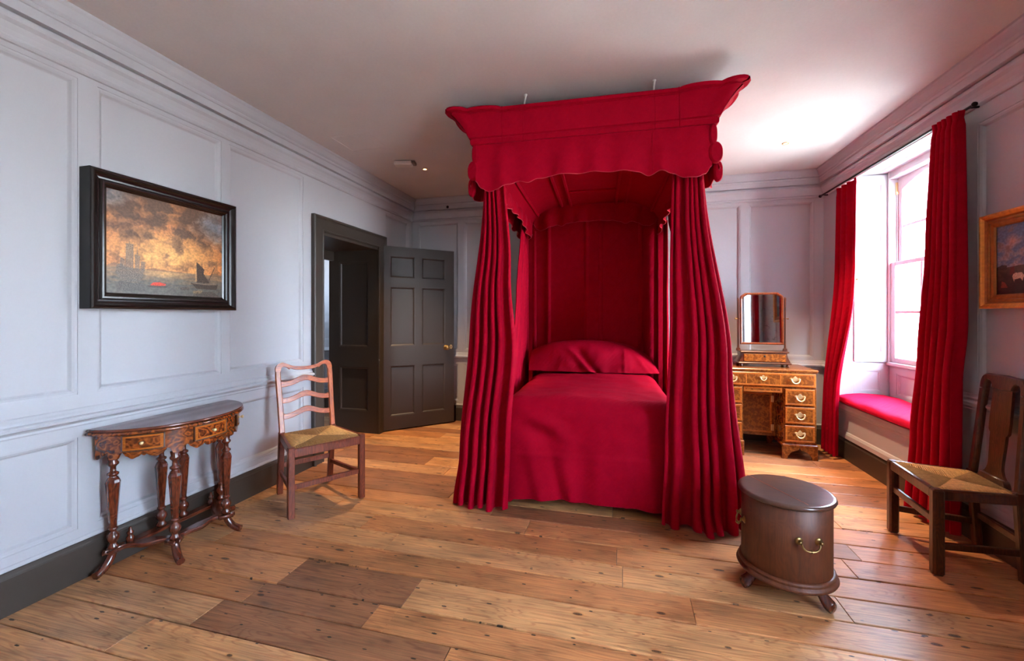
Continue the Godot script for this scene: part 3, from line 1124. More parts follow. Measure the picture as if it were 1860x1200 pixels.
func build_bed() -> void:
	var bed := thing("four_poster_bed", "four-poster bed hung with crimson cloth, its shaped cornice near the ceiling", "bed", BED_AT, BED_TURN)
	var b: B
	for p: Array in [[-0.672, -0.125], [0.672, -0.125], [-0.652, -1.89], [0.652, -1.89]]:
		b = B.new()
		b.box(Vector3(p[0], 0.25, p[1]), Vector3(0.056, 0.50, 0.056), 0.006)
		b.lathe(Vector3(p[0], 0.50, p[1]), v2([0.028, 0, 0.024, 0.02, 0.027, 0.05, 0.025, 0.10, 0.022, 1.2, 0.020, 1.75]), 14)
		part("bedpost", b, M.red_flat, bed)
	b = B.new()
	b.box(Vector3(0, 0.30, -1.03), Vector3(1.06, 0.16, 1.66), 0.01)
	part("bedstock", b, M.mahogany_h, bed)
	b = B.new()
	b.box(Vector3(0, 0.51, -1.03), Vector3(1.06, 0.30, 1.66), 0.10)
	part("mattress", b, M.red_flat, bed)
	# headboard and its raised, cloth-covered ribs
	b = B.new()
	b.box(Vector3(0, 1.40, -1.955), Vector3(1.46, 2.30, 0.03), 0.004)
	var hb := part("headboard", b, M.red_flat, bed)
	for x: float in [-0.50, -0.075, 0.075, 0.50]:
		b = B.new()
		b.smooth()
		var pr := []
		for i in 9:
			var t := i / 8.0
			pr.append(Vector2(0.024 * sin(PI * t), (t - 0.5) * 0.056))
		b.strip(Vector3(x, 0.6, -1.940), Vector3(x, 2.45, -1.940), Vector3.BACK, pr, true, Vector3.RIGHT)
		part("rib", b, M.red, hb)
	# cornice: front and two sides, flaring to eared corners
	var sec := [[-0.35, 2.474], [0.0, 2.466], [0.07, 2.472], [0.08, 2.496], [0.02, 2.500], [0.03, 2.506], [0.14, 2.510], [0.26, 2.545], [0.44, 2.580], [0.66, 2.612], [0.84, 2.632], [0.80, 2.637], [0.82, 2.641], [1.0, 2.643], [1.04, 2.651], [1.03, 2.662], [0.95, 2.668]]
	var loft := func(base: Vector2, top: Vector2, k: int) -> Vector3:
		var q := base.lerp(top, sec[k][0])
		return Vector3(q.x, sec[k][1] + 0.10 * maxf(0.0, base.distance_to(top) - 0.13) * sec[k][0], q.y)
	for side in 3:
		b = B.new()
		b.smooth()
		var rows := []
		var n := 120
		for i in n + 1:
			var row := []
			var base: Vector2
			var top: Vector2
			if side == 0:
				var x := lerpf(-0.75, 0.75, float(i) / n)
				base = Vector2(x * 1.036, 0.034)
				top = cornice_top(x)
			else:
				var s := -1.0 if side == 1 else 1.0
				var z := lerpf(-1.96, 0.0, float(i) / n)
				base = Vector2(s * 0.777, z + 0.034 * (z + 1.96) / 1.96)
				var t := cornice_top(maxf(0.0, 0.75 + z))  # the same ear, seen along the side
				top = Vector2(s * (0.75 + t.y), z + (t.x - maxf(0.0, 0.75 + z)))
			for k in sec.size(): row.append(loft.call(base, top, k))
			rows.append(row)
		for i in n:
			for k in sec.size() - 1:
				b.smooth([1, 2, 2, 3, 4, 5, 6, 6, 6, 6, 7, 8, 9, 10, 10, 10][k])
				b.quad(rows[i][k], rows[i][k + 1], rows[i + 1][k + 1], rows[i + 1][k])
			b.flat()  # board behind the lip, back over the tester
			var c0: Vector3 = rows[i][-1]
			var c1: Vector3 = rows[i + 1][-1]
			if side == 0:
				b.quad(c0, Vector3(c0.x * 0.80, 2.655, -0.05), Vector3(c1.x * 0.80, 2.655, -0.05), c1)
			else:
				b.quad(c0, Vector3(signf(c0.x) * 0.70, 2.655, minf(c0.z, -0.05)), Vector3(signf(c1.x) * 0.70, 2.655, minf(c1.z, -0.05)), c1)
		var c := part("cornice", b, M.red, bed)
		if side == 0:
			for x: float in [-0.405, -0.545, 0.405, 0.545]:  # seams and bands of the covering
				var sb := B.new()
				var path := []
				for k in sec.size(): path.append((loft.call(Vector2(x * 1.036, 0.034), cornice_top(x), k) as Vector3) + Vector3(0, 0, 0.0005))
				sb.tube(path, 0.0035 if absf(x) > 0.5 else 0.0022, 6)
				part("seam", sb, M.red_flat, c)
	b = B.new()
	b.box(Vector3(0, 2.60, -0.99), Vector3(1.44, 0.10, 1.90), 0.004)
	part("tester_board", b, M.red_flat, bed)
	# outer valances
	var val := func(called: String, o: Vector3, u: Vector3, n: Vector3, half: float, top: float, lift: float, seed: int, curl := 0.0) -> MeshInstance3D:
		var nz := noise(seed, 3.2, 2)
		var vb := B.new()
		var at := func(p: float, q: float) -> Vector3:
			var t := p * 2.0 - 1.0
			var y := lerpf(top, scallop(t) + lift, q)
			var sway := 0.024 * q * sin(t * 23.0 + 2.0 * nz.get_noise_1d(t * 0.7)) * (0.4 + absf(nz.get_noise_1d(t * 0.4 + 5.0))) + 0.010 * q * nz.get_noise_2d(t * 0.6, q * 0.3)
			return o + u * (t * half) + n * (sway + curl * q * q) + Vector3.UP * y
		vb.sheet(150, 14, at, 0.005)
		var v := part(called, vb, M.red, bed)
		var tb := B.new()
		var pts := []
		for i in 121: pts.append((at.call(i / 120.0, 1.0) as Vector3) + n * 0.001)
		tb.tube(pts, 0.0032, 6)
		part("braid", tb, M.braid, v)
		return v
	var fv: MeshInstance3D = val.call("front_valance", Vector3(0, 0, 0.016), Vector3.RIGHT, Vector3.BACK, 0.752, 2.478, 0.0, 7)
	for x: float in [-0.405, 0.405]:
		b = B.new()
		b.tube([Vector3(x, 2.475, 0.018), Vector3(x, 2.34, 0.021), Vector3(x, scallop(x / 0.752) + 0.006, 0.026)], 0.0022, 6)
		part("seam", b, M.red_flat, fv)
	for s: float in [-1.0, 1.0]:
		val.call("side_valance", Vector3(s * 0.772, 0, -0.99), Vector3.FORWARD * s, Vector3.RIGHT * s, 0.97, 2.478, -0.01, 9, 0.03)
		val.call("inner_valance", Vector3(s * 0.665, 0, -0.99), Vector3.FORWARD * s, Vector3.LEFT * s, 0.84, 2.36, -0.02, 11)
	val.call("inner_valance", Vector3(0, 0, -1.86), Vector3.RIGHT, Vector3.BACK, 0.66, 2.54, 0.10, 15)
	# padded lobes where the shaped side valances pass the front corners
	for s: float in [-1.0, 1.0]:
		for l: Array in [[0.758, 2.410, 0.026, 0.068, 0.012], [0.776, 2.300, 0.044, 0.066, 0.004], [0.800, 2.200, 0.030, 0.066, -0.045]]:
			var ov := []
			for i in 24:
				var a := TAU * i / 24
				ov.append(Vector2(cos(a) * l[2], signf(sin(a)) * pow(absf(sin(a)), 0.8) * l[3]))
			b = B.new()
			b.prism(ov, Vector3(s * l[0], l[1], l[4]), Vector3(0.94, 0, 0.34 * -s).normalized(), Vector3.UP, Vector3(0.34 * s, 0, 0.94).normalized(), 0.030, 0.008)
			part("valance_lobe", b, M.red, bed)
	# vaulted lining of the tester with its ribs
	b = B.new()
	var vault := func(x: float) -> float:
		var k := clampf((absf(x) - 0.26) / 0.42, 0.0, 1.0)
		return lerpf(2.515, 2.255, 1.0 - sqrt(maxf(0.0, 1.0 - pow(k, 2.2))))
	b.sheet(48, 6, func(p: float, q: float) -> Vector3:
		var x := lerpf(-0.67, 0.67, p)
		return Vector3(x, vault.call(x), lerpf(-0.03, -1.88, q)))
	var lining := part("tester_lining", b, M.red_flat, bed)
	for x: float in [-0.60, -0.34, -0.24, 0.24, 0.34, 0.60]:
		b = B.new()
		var dx := 0.01
		var sl: float = ((vault.call(x + dx) as float) - (vault.call(x - dx) as float)) / (2.0 * dx)
		b.box(Vector3(x, (vault.call(x) as float) - 0.008, -0.95), Vector3(0.030, 0.022, 1.80), 0.006, Basis(Vector3(0, 0, 1), atan(sl)))
		part("rib", b, M.red, lining)
	for z: float in [-0.42, -1.34]:
		b = B.new()
		b.box(Vector3(0, 2.506, z), Vector3(0.46, 0.022, 0.030), 0.006)
		part("rib", b, M.red, lining)
	# ties up to the ceiling
	for x: float in [-0.405, 0.405]:
		b = B.new()
		b.tube(curve3([Vector3(x, 2.655, 0.085), Vector3(x + 0.002, 2.70, 0.070), Vector3(x + 0.006, 2.74, 0.055), Vector3(x + 0.006, 2.758, 0.052)]), 0.006, 6)
		b.lathe(Vector3(x + 0.006, 2.752, 0.052), v2([0.012, 0, 0.012, 0.008]), 10)
		part("ceiling_tie", b, M.wire, bed)
	build_bedding()
	# bed curtains
	var fl := func(y: float) -> Array:  # inner front, corner, rear end as (x, z)
		return [Vector2(ramp([[0.0, -0.515], [0.45, -0.500], [1.05, -0.468], [1.6, -0.515], [2.3, -0.565]], y), ramp([[0.0, 0.072], [0.6, 0.060], [1.2, 0.02], [2.0, -0.055]], y)),
			Vector2(ramp([[0.0, -0.885], [0.35, -0.840], [1.2, -0.785], [2.3, -0.712]], y), ramp([[0.0, 0.060], [1.0, 0.03], [2.0, -0.055]], y)),
			Vector2(ramp([[0.0, -0.90], [2.3, -0.712]], y), ramp([[0.0, -0.36], [2.3, -0.26]], y))]
	bed_curtain("left-hand bed curtain at the foot, deep crimson folds beside the open door", fl, 10.0, 0.6, 21, 0.0)
	var fr := func(y: float) -> Array:
		return [Vector2(ramp([[0.0, 0.455], [0.5, 0.475], [1.3, 0.510], [2.3, 0.535]], y), ramp([[0.0, 0.072], [0.6, 0.060], [1.2, 0.02], [2.0, -0.055]], y)),
			Vector2(ramp([[0.0, 0.945], [1.0, 0.855], [2.3, 0.715]], y), ramp([[0.0, 0.04], [1.0, 0.02], [2.0, -0.055]], y)),
			Vector2(ramp([[0.0, 0.95], [2.3, 0.712]], y), ramp([[0.0, -0.36], [2.3, -0.26]], y))]
	bed_curtain("right-hand bed curtain at the foot, spilling onto the floor beside the round commode", fr, 11.0, 1.9, 22, 1.0)
	var rl := func(y: float) -> Array:
		return [Vector2(ramp([[0.0, -0.735], [2.3, -0.712]], y), ramp([[0.0, -0.98], [0.7, -1.02], [1.5, -1.20], [2.3, -1.42]], y)), Vector2(-0.722, -1.72), Vector2(-0.722, -1.86)]
	bed_curtain("left-hand bed curtain at the head, next to the pillow", rl, 6.0, 0.2, 23, 0.0, 0.45)
	var rr := func(y: float) -> Array:
		return [Vector2(ramp([[0.0, 0.72], [1.2, 0.70], [2.3, 0.722]], y), ramp([[0.0, -1.46], [0.7, -1.50], [1.2, -1.45], [1.6, -1.52], [2.3, -1.60]], y)), Vector2(0.722, -1.72), Vector2(0.722, -1.86)]
	bed_curtain("right-hand bed curtain at the head, in front of the walnut desk", rr, 4.0, 1.1, 24, 0.0, 0.45)


func bed_curtain(label: String, path: Callable, folds: float, phase: float, sd: int, spill: float, deep := 1.0) -> void:
	var nz := noise(sd, 1.0, 2)
	var b := B.new()
	var top := 2.245
	b.sheet(170, 60, func(p: float, q: float) -> Vector3:
		var y := lerpf(top, 0.012, q)
		var c: Array = path.call(y)
		var l0: float = (c[0] as Vector2).distance_to(c[1])
		var l1: float = (c[1] as Vector2).distance_to(c[2])
		var s := p * (l0 + l1)
		var at: Vector2
		var rad := 0.06
		var d0: Vector2 = (c[1] - c[0]).normalized()
		var d1: Vector2 = (c[2] - c[1]).normalized()
		if s < l0 - rad: at = c[0] + d0 * s
		elif s > l0 + rad: at = c[1] + d1 * (s - l0)
		else:
			var k := (s - l0 + rad) / (2.0 * rad)
			var p0: Vector2 = c[1] - d0 * rad
			var p2: Vector2 = c[1] + d1 * rad
			at = p0.lerp(c[1], k).lerp((c[1] as Vector2).lerp(p2, k), k)
		var dir := d0.lerp(d1, smoothstep(l0 - rad, l0 + rad, s)).normalized()
		var nrm := Vector2(dir.y, -dir.x)
		if nrm.dot(at - Vector2(0.0, -0.98)) < 0: nrm = -nrm
		var ph := TAU * (folds * p + 0.85 * nz.get_noise_1d(p * 2.6) + 0.10 * nz.get_noise_2d(p * 2.0, q * 1.2)) + phase
		var amp := lerpf(0.016, 0.046, pow(q, 0.6)) * (0.60 + 0.9 * absf(nz.get_noise_1d(p * 3.1 + 9.0))) * deep
		var f := sin(ph)
		var edge := clampf(p / 0.03, 0.0, 1.0)
		at += nrm * (f * amp * edge) + dir * (-0.22 * amp * sin(2.0 * ph)) * edge
		if spill > 0.0:
			var low := clampf((q - 0.93) / 0.07, 0.0, 1.0)
			at += nrm * low * low * 0.085 * exp(-pow((p - 0.30) / 0.10, 2.0))
		y += 0.010 * sin(ph * 0.5 + 1.0) * pow(q, 8.0)
		return Vector3(at.x, maxf(y, 0.006), at.y), 0.004)
	var c := solo("bed_curtain", b, M.red, label, "curtain", "curtains of the four-poster bed")
	c.position = BED_AT
	c.rotation.y = BED_TURN


func build_bedding() -> void:
	var nz := noise(31, 1.0, 3)
	var n2 := noise(32, 1.0, 2)
	var hw := 0.485
	var zf := -0.185
	var top := 0.718
	var drop := 0.745
	var r := 0.13
	# coverlet: cloth coordinates a across, c along; what passes the edge rounds over and hangs
	var b := B.new()
	b.sheet(150, 170, func(p: float, q: float) -> Vector3:
		var a := lerpf(-(hw + drop), hw + drop, p)
		var c := lerpf(-1.62, zf + drop, q)
		var ex := a - clampf(a, -hw, hw)
		var ez := maxf(0.0, c - zf)
		var e := Vector2(ex, ez).length()
		var dir := Vector2(ex, ez) / maxf(e, 1e-6)
		var x := clampf(a, -hw, hw)
		var z := minf(c, zf)
		var y := top + 0.016 * nz.get_noise_2d(a * 1.6, c * 1.6) + 0.012 * (1.0 - pow(absf(x) / hw, 2.0))
		# diagonal drag lines on the top near the foot
		if e > 0.0:
			var ang := minf(e / r, PI * 0.5)
			var out := r * sin(ang)
			var down := r * (1.0 - cos(ang))
			var rest := maxf(0.0, e - r * PI * 0.5)
			out += rest * 0.045
			down += rest * 0.999
			x += dir.x * out
			z += dir.y * out
			y -= down
			var hang := clampf(rest / 0.6, 0.0, 1.0)
			if ez > absf(ex):
				var w := 0.0
				w += 0.026 * exp(-pow((x + 0.43 - 0.13 * hang) / 0.045, 2.0)) * hang
				w -= 0.022 * exp(-pow((x + 0.31 - 0.16 * hang) / 0.05, 2.0)) * sqrt(hang)
				w += 0.022 * exp(-pow((x + 0.18 - 0.08 * hang) / 0.05, 2.0)) * hang
				w -= 0.012 * exp(-pow((x + 0.02) / 0.06, 2.0)) * hang
				w += 0.008 * exp(-pow((x - 0.25) / 0.012, 2.0)) * sqrt(hang)
				w -= 0.014 * exp(-pow((x - 0.31) / 0.06, 2.0)) * hang
				w += 0.024 * exp(-pow((x - 0.42) / 0.07, 2.0)) * hang
				w += 0.022 * n2.get_noise_2d(x * 2.6, y * 1.1) * sqrt(hang)
				w += 0.005 * smoothstep(0.375, 0.350, y) + 0.004 * exp(-pow((y - 0.36) / 0.010, 2.0))
				w += 0.016 * sin((x * 0.9 + y * 1.3) * 16.0 + 2.0 * n2.get_noise_2d(x * 1.5, y * 1.5)) * exp(-pow((x + 0.30) / 0.16, 2.0) - pow((y - 0.52) / 0.12, 2.0))
				z += w * 1.5
			else:
				x += dir.x * (0.008 * sin(z * 13.0) * hang)
		y = maxf(y, 0.020 + 0.008 * sin(x * 7.0))
		return Vector3(x, y, z), 0.004)
	var c := solo("bed_coverlet", b, M.red, "plain crimson coverlet spread over the bed and hanging to the floor", "coverlet")
	c.position = BED_AT
	c.rotation.y = BED_TURN
	# pillow at the head, covered in the same cloth
	b = B.new()
	var sec := curve2([Vector2(-1.40, 0.744), Vector2(-1.405, 0.76), Vector2(-1.44, 0.85), Vector2(-1.51, 0.955), Vector2(-1.62, 1.025), Vector2(-1.74, 1.04), Vector2(-1.84, 1.00), Vector2(-1.885, 0.88), Vector2(-1.88, 0.75)], 5)
	b.sheet(80, sec.size() - 1, func(p: float, q: float) -> Vector3:
		var t := p * 2.0 - 1.0
		var s: Vector2 = sec[int(round(q * (sec.size() - 1)))]
		var k := pow(maxf(0.0, 1.0 - pow(absf(t + 0.12) / 1.12, 2.6)), 0.62) if t < 0.0 else pow(maxf(0.0, 1.0 - pow(absf(t), 2.2)), 0.55)
		var y := 0.744 + (s.y - 0.744) * maxf(k, 0.02)
		var mid := -1.64
		var z := mid + (s.x - mid) * lerpf(0.72, 1.0, pow(maxf(k, 0.0), 0.6))
		var w := 0.012 * nz.get_noise_2d(t * 3.0 + s.y * 2.0, s.y * 3.0 - t)
		# creases running in from the corners
		w += 0.016 * exp(-pow((t + 0.45 - (1.02 - s.y) * 1.5) / 0.05, 2.0)) * smoothstep(1.02, 0.9, s.y)
		w -= 0.014 * exp(-pow((t + 0.30 - (1.02 - s.y) * 1.3) / 0.06, 2.0)) * smoothstep(1.02, 0.9, s.y)
		w += 0.012 * exp(-pow((t - 0.62 - (1.0 - s.y) * 0.9) / 0.03, 2.0)) * smoothstep(1.03, 0.85, s.y)
		w += 0.010 * exp(-pow((t - 0.74 - (1.0 - s.y) * 0.9) / 0.03, 2.0)) * smoothstep(1.03, 0.85, s.y)
		w += 0.009 * exp(-pow((t - 0.48) / 0.02, 2.0))
		return Vector3(t * 0.635, y + w * 0.5 * k, z + w * k))
	c = solo("bolster_pillow", b, M.red, "wide crimson pillow lying at the head of the bed", "pillow")
	c.position = BED_AT
	c.rotation.y = BED_TURN


# ---------- furniture ----------
func build_furniture() -> void:
	build_side_table()
	build_ladder_chair()
	build_splat_chair()
	build_desk()
	build_toilet_mirror()
	build_commode()
	build_pictures()
	build_window_curtains()
	build_fittings()


# turned and faceted leg standing on y0
func turned_leg(b: B, at: Vector3, y0: float) -> void:
	var p := at + Vector3.UP * y0
	b.lathe(p, v2([0.0, 0.0, 0.024, 0.0, 0.025, 0.012, 0.016, 0.022, 0.015, 0.030, 0.024, 0.042, 0.028, 0.056, 0.024, 0.072, 0.014, 0.082, 0.013, 0.092, 0.020, 0.098, 0.020, 0.104, 0.014, 0.110]), 16)
	b.lathe(p, v2([0.0155, 0.110, 0.030, 0.330, 0.031, 0.336, 0.026, 0.350]), 8, true)
	b.lathe(p, v2([0.026, 0.350, 0.020, 0.362, 0.015, 0.368, 0.024, 0.376, 0.024, 0.384, 0.013, 0.392, 0.012, 0.412, 0.016, 0.420, 0.024, 0.428, 0.024, 0.436, 0.018, 0.444, 0.022, 0.466, 0.0, 0.467]), 16)


func build_side_table() -> void:
	var t := thing("demilune_table", "half-round walnut side table on turned legs against the left wall", "table", Vector3(XL + 0.024, 0, -1.872), PI / 2)
	var half := func(a: float, d: float, n := 48) -> Array:
		var r := []
		for i in n + 1:
			var f := PI * i / n
			r.append(Vector2(-cos(f) * a, sin(f) * d))
		return r
	var b := B.new()
	b.prism(half.call(0.388, 0.352), Vector3(0, 0.7280, 0), Vector3.RIGHT, Vector3.BACK, Vector3.UP, 0.015, 0.004)
	part("table_top", b, M.mahogany_h, t)
	b = B.new()
	b.prism(half.call(0.392, 0.356), Vector3(0, 0.7115, 0), Vector3.RIGHT, Vector3.BACK, Vector3.UP, 0.016, 0.005)
	part("lower_leaf", b, M.oyster, t)
	# apron on the curve, its lower edge cut in lobes between the legs
	var legs := [-72.0, -27.0, 27.0, 72.0]
	var on := func(deg: float, y: float, out := 0.0) -> Vector3:
		var f := deg_to_rad(deg)
		return Vector3(sin(f) * (0.356 + out), y, cos(f) * (0.322 + out) + 0.004)
	var under := func(deg: float) -> float:
		var near := 99.0
		for l: float in legs: near = minf(near, absf(deg - l))
		return ramp([[0.0, 0.578], [0.14, 0.580], [0.20, 0.606], [0.30, 0.612], [0.42, 0.592], [0.60, 0.577], [0.78, 0.586], [0.86, 0.596], [1.0, 0.578], [1.3, 0.590]], near / 24.0)
	b = B.new()
	b.sheet(160, 6, func(p: float, q: float) -> Vector3:
		var deg := lerpf(-89.0, 89.0, p)
		return on.call(deg, lerpf(0.7035, under.call(deg), q), -0.016), 0.016)
	part("apron", b, M.oyster, t)
	for c: float in [-50.0, 0.0, 50.0]:
		var w := 15.0 if c == 0.0 else 14.0
		b = B.new()
		b.sheet(16, 4, func(p: float, q: float) -> Vector3: return on.call(lerpf(c - w, c + w, p), lerpf(0.694, 0.622, q), 0.005), 0.004)
		var d := part("drawer", b, M.banding, t)
		b = B.new()
		b.sheet(16, 4, func(p: float, q: float) -> Vector3: return on.call(lerpf(c - w + 2.6, c + w - 2.6, p), lerpf(0.685, 0.631, q), 0.0062), 0.003)
		part("veneer", b, M.oyster, d)
		b = B.new()
		var ring := []
		for i in 13: ring.append(on.call(lerpf(c - w, c + w, i / 12.0), 0.697, 0.006))
		for i in 13: ring.append(on.call(lerpf(c + w, c - w, i / 12.0), 0.619, 0.006))
		ring.append(ring[0])
		b.tube(ring, 0.0045, 8, false)
		part("beading", b, M.dark_oak, d)
		var f := deg_to_rad(c)
		var nn := Vector3(sin(f), 0, cos(f))
		b = B.new()
		b.lathe(on.call(c, 0.658, 0.007), v2([0.007, 0, 0.004, 0.004, 0.004, 0.009, 0.009, 0.014, 0.010, 0.019, 0.007, 0.024, 0, 0.026]), 14, false, Basis(nn.cross(Vector3.UP), nn, Vector3.UP))
		part("knob", b, M.brass, d)
	# legs on a waved platform
	var spots := [Vector3(-0.300, 0, 0.045), Vector3(-0.150, 0, 0.258), Vector3(0.150, 0, 0.258), Vector3(0.300, 0, 0.045), Vector3(-0.062, 0, 0.040), Vector3(0.062, 0, 0.040)]
	for i in spots.size():
		b = B.new()
		turned_leg(b, spots[i], 0.112)
		part("leg", b, M.mahogany, t)
	for k in 3:
		var a: Vector3 = spots[k]
		var e: Vector3 = spots[k + 1]
		var u := (e - a).normalized()
		var v := Vector3(-u.z, 0, u.x)
		if v.z > 0: v = -v
		var ln := a.distance_to(e)
		var o1 := []
		var o2 := []
		for i in 25:
			var s := i / 24.0
			var bow := 0.040 * sin(PI * s) + 0.010 * sin(3.0 * PI * s)
			var wd := 0.026 + 0.008 * cos(TAU * 2.0 * s)
			o1.append(Vector2(lerpf(-0.03, ln + 0.03, s), bow - wd))
			o2.push_front(Vector2(lerpf(-0.03, ln + 0.03, s), bow + wd))
		b = B.new()
		b.prism(o1 + o2, a + Vector3.UP * (0.101 - 0.0015 * k), u, v, Vector3.UP, 0.022, 0.003)
		part("stretcher", b, M.mahogany_h, t)
	b = B.new()
	b.box(Vector3(0, 0.097, 0.040), Vector3(0.66, 0.020, 0.052), 0.004)
	part("stretcher", b, M.mahogany_h, t)
	for x: float in [-0.225, 0.225]:
		b = B.new()
		b.lathe(Vector3(x, 0.106, 0.05), v2([0.012, 0, 0.018, 0.010, 0.018, 0.026, 0.010, 0.036, 0.014, 0.044, 0.016, 0.052, 0.007, 0.060, 0.008, 0.070, 0.005, 0.078, 0.0, 0.080]), 14)
		part("finial", b, M.mahogany, t)
	for i in 4:
		var p: Vector3 = spots[i]
		var dir := Vector3(signf(p.x), 0, 0.12) if i in [0, 3] else Vector3(signf(p.x) * 0.35, 0, 0.94)
		dir = dir.normalized()
		b = B.new()
		b.tube(curve3([p + Vector3.UP * 0.098, p + Vector3.UP * 0.070 + dir * 0.010, p + Vector3.UP * 0.036 + dir * 0.036, p + Vector3.UP * 0.019 + dir * 0.068, p + Vector3.UP * 0.015 + dir * 0.084]), 0.019, 12)
		part("foot", b, M.mahogany, t)


# four wedges of rush wound over the seat rails; corners in order front-left, front-right, back-right, back-left
func rush_seat(t: Node3D, c: Array, y: float, step := 0.0082) -> void:
	var m := Vector3.ZERO
	for p: Vector3 in c: m += p * 0.25
	for k in 4:
		var a: Vector3 = c[k]
		var e: Vector3 = c[(k + 1) % 4]
		var u := (e - a).normalized()
		var v := Vector3(-u.z, 0, u.x)
		if v.dot(m - a) < 0: v = -v
		var ln := a.distance_to(e)
		var apex := Vector2((m - a).dot(u), (m - a).dot(v))
		var b := B.new()
		b.smooth()
		var n := int(ln / step)
		for i in n:
			var s := (i + 0.5) * ln / n
			var reach := apex.y * (s / apex.x if s < apex.x else (ln - s) / (ln - apex.x))
			var r := step * 0.56 * (0.9 + 0.2 * rng.randf())
			var pts := []
			var jig := 0.0014 * (rng.randf() - 0.5)
			var full := reach / apex.y
			for q: Array in [[-0.012, -0.022], [-0.008, -0.004], [0.006, 0.002], [reach * 0.5, 0.0035 + 0.004 * full], [reach, -0.005]]:
				pts.append(a + u * (s + jig) + v * (q[0] as float) + Vector3.UP * (y + q[1]))
			b.tube(pts, [r * 0.9, r, r, r, r * 0.8], 5, false)
		var o := part("rush_section", b, M.rush_tex if k % 2 else M.rush_tex2, t)
		o.set_meta("kind", "stuff")


func build_ladder_chair() -> void:
	var t := thing("ladder_back_chair", "brown ladder-back chair with rush seat, standing by the doorway", "chair", Vector3(-2.086, 0, -2.553), deg_to_rad(57.6))
	var b: B
	for s: float in [-1.0, 1.0]:
		b = B.new()
		b.box(Vector3(s * 0.232, 0.227, 0.195), Vector3(0.040, 0.454, 0.040), 0.004)
		part("leg", b, M.elm_leg, t)
		b = B.new()
		b.bar(Vector3(s * 0.178, 0.0, -0.275), Vector3(s * 0.180, 0.46, -0.215), 0.038, 0.036, 0.004, Vector3.RIGHT)
		part("leg", b, M.elm_leg, t)
		b = B.new()
		b.bar(Vector3(s * 0.232, 0.180, 0.195), Vector3(s * 0.178, 0.165, -0.250), 0.020, 0.030, 0.003, Vector3.RIGHT)
		part("stretcher", b, M.elm_leg, t)
		b = B.new()
		b.bar(Vector3(s * 0.232, 0.425, 0.195), Vector3(s * 0.180, 0.425, -0.215), 0.022, 0.050, 0.003, Vector3.RIGHT)
		part("seat_rail", b, M.elm_leg, t)
	b = B.new()
	b.box(Vector3(0, 0.195, 0.195), Vector3(0.43, 0.034, 0.018), 0.003)
	part("stretcher", b, M.elm_leg, t)
	b = B.new()
	b.box(Vector3(0, 0.21, -0.248), Vector3(0.34, 0.034, 0.018), 0.003)
	part("stretcher", b, M.elm_leg, t)
	b = B.new()
	b.box(Vector3(0, 0.416, 0.203), Vector3(0.43, 0.056, 0.020), 0.003)
	part("seat_rail", b, M.elm_leg, t)
	b = B.new()
	b.box(Vector3(0, 0.425, -0.215), Vector3(0.33, 0.046, 0.020), 0.003)
	part("seat_rail", b, M.elm_leg, t)
	rush_seat(t, [Vector3(-0.212, 0, 0.182), Vector3(0.212, 0, 0.182), Vector3(0.165, 0, -0.205), Vector3(-0.165, 0, -0.205)], 0.449)
	# the back, in a plane leaning away
	var o := Vector3(0, 0.445, -0.215)
	var v := Vector3(0, 0.515, -0.100).normalized()
	var n := Vector3.RIGHT.cross(v)
	for s: float in [-1.0, 1.0]:
		b = B.new()
		b.prism(curve2(v2([s * 0.160, 0.0, s * 0.163, 0.20, s * 0.167, 0.40, s * 0.166, 0.452]), 4) + curve2(v2([s * 0.201, 0.452, s * 0.203, 0.40, s * 0.198, 0.20, s * 0.196, 0.0]), 4), o, Vector3.RIGHT, v, n, 0.028, 0.005)
		part("back_post", b, M.elm, t)
	var up := curve2(v2([-0.201, 0.450, -0.198, 0.482, -0.180, 0.506, -0.150, 0.514, -0.120, 0.502, -0.095, 0.490, -0.060, 0.481, 0.0, 0.477, 0.060, 0.481, 0.095, 0.490, 0.120, 0.502, 0.150, 0.514, 0.180, 0.506, 0.198, 0.482, 0.201, 0.450]), 4)
	var dn := curve2(v2([0.166, 0.450, 0.162, 0.472, 0.148, 0.484, 0.122, 0.478, 0.104, 0.462, 0.098, 0.468, 0.060, 0.456, 0.0, 0.452, -0.060, 0.456, -0.098, 0.468, -0.104, 0.462, -0.122, 0.478, -0.148, 0.484, -0.162, 0.472, -0.166, 0.450]), 4)
	b = B.new()
	b.prism(up + dn, o, Vector3.RIGHT, v, n, 0.027, 0.005)
	part("crest_rail", b, M.elm_h, t)
	for y: float in [0.135, 0.250, 0.368]:
		var e := []
		var g := []
		for i in 29:
			var x := lerpf(-0.172, 0.172, i / 28.0)
			var w := 0.020 * cos(x / 0.172 * PI) + 0.004 * cos(x / 0.172 * PI * 2.0)
			var h := 0.020 + (0.004 if absf(x) > 0.15 else 0.0)
			e.append(Vector2(x, y + w + h))
			g.push_front(Vector2(x, y + w * 0.9 - 0.019))
		b = B.new()
		b.prism(e + g, o, Vector3.RIGHT, v, n, 0.012, 0.003)
		part("slat", b, M.elm_h, t)


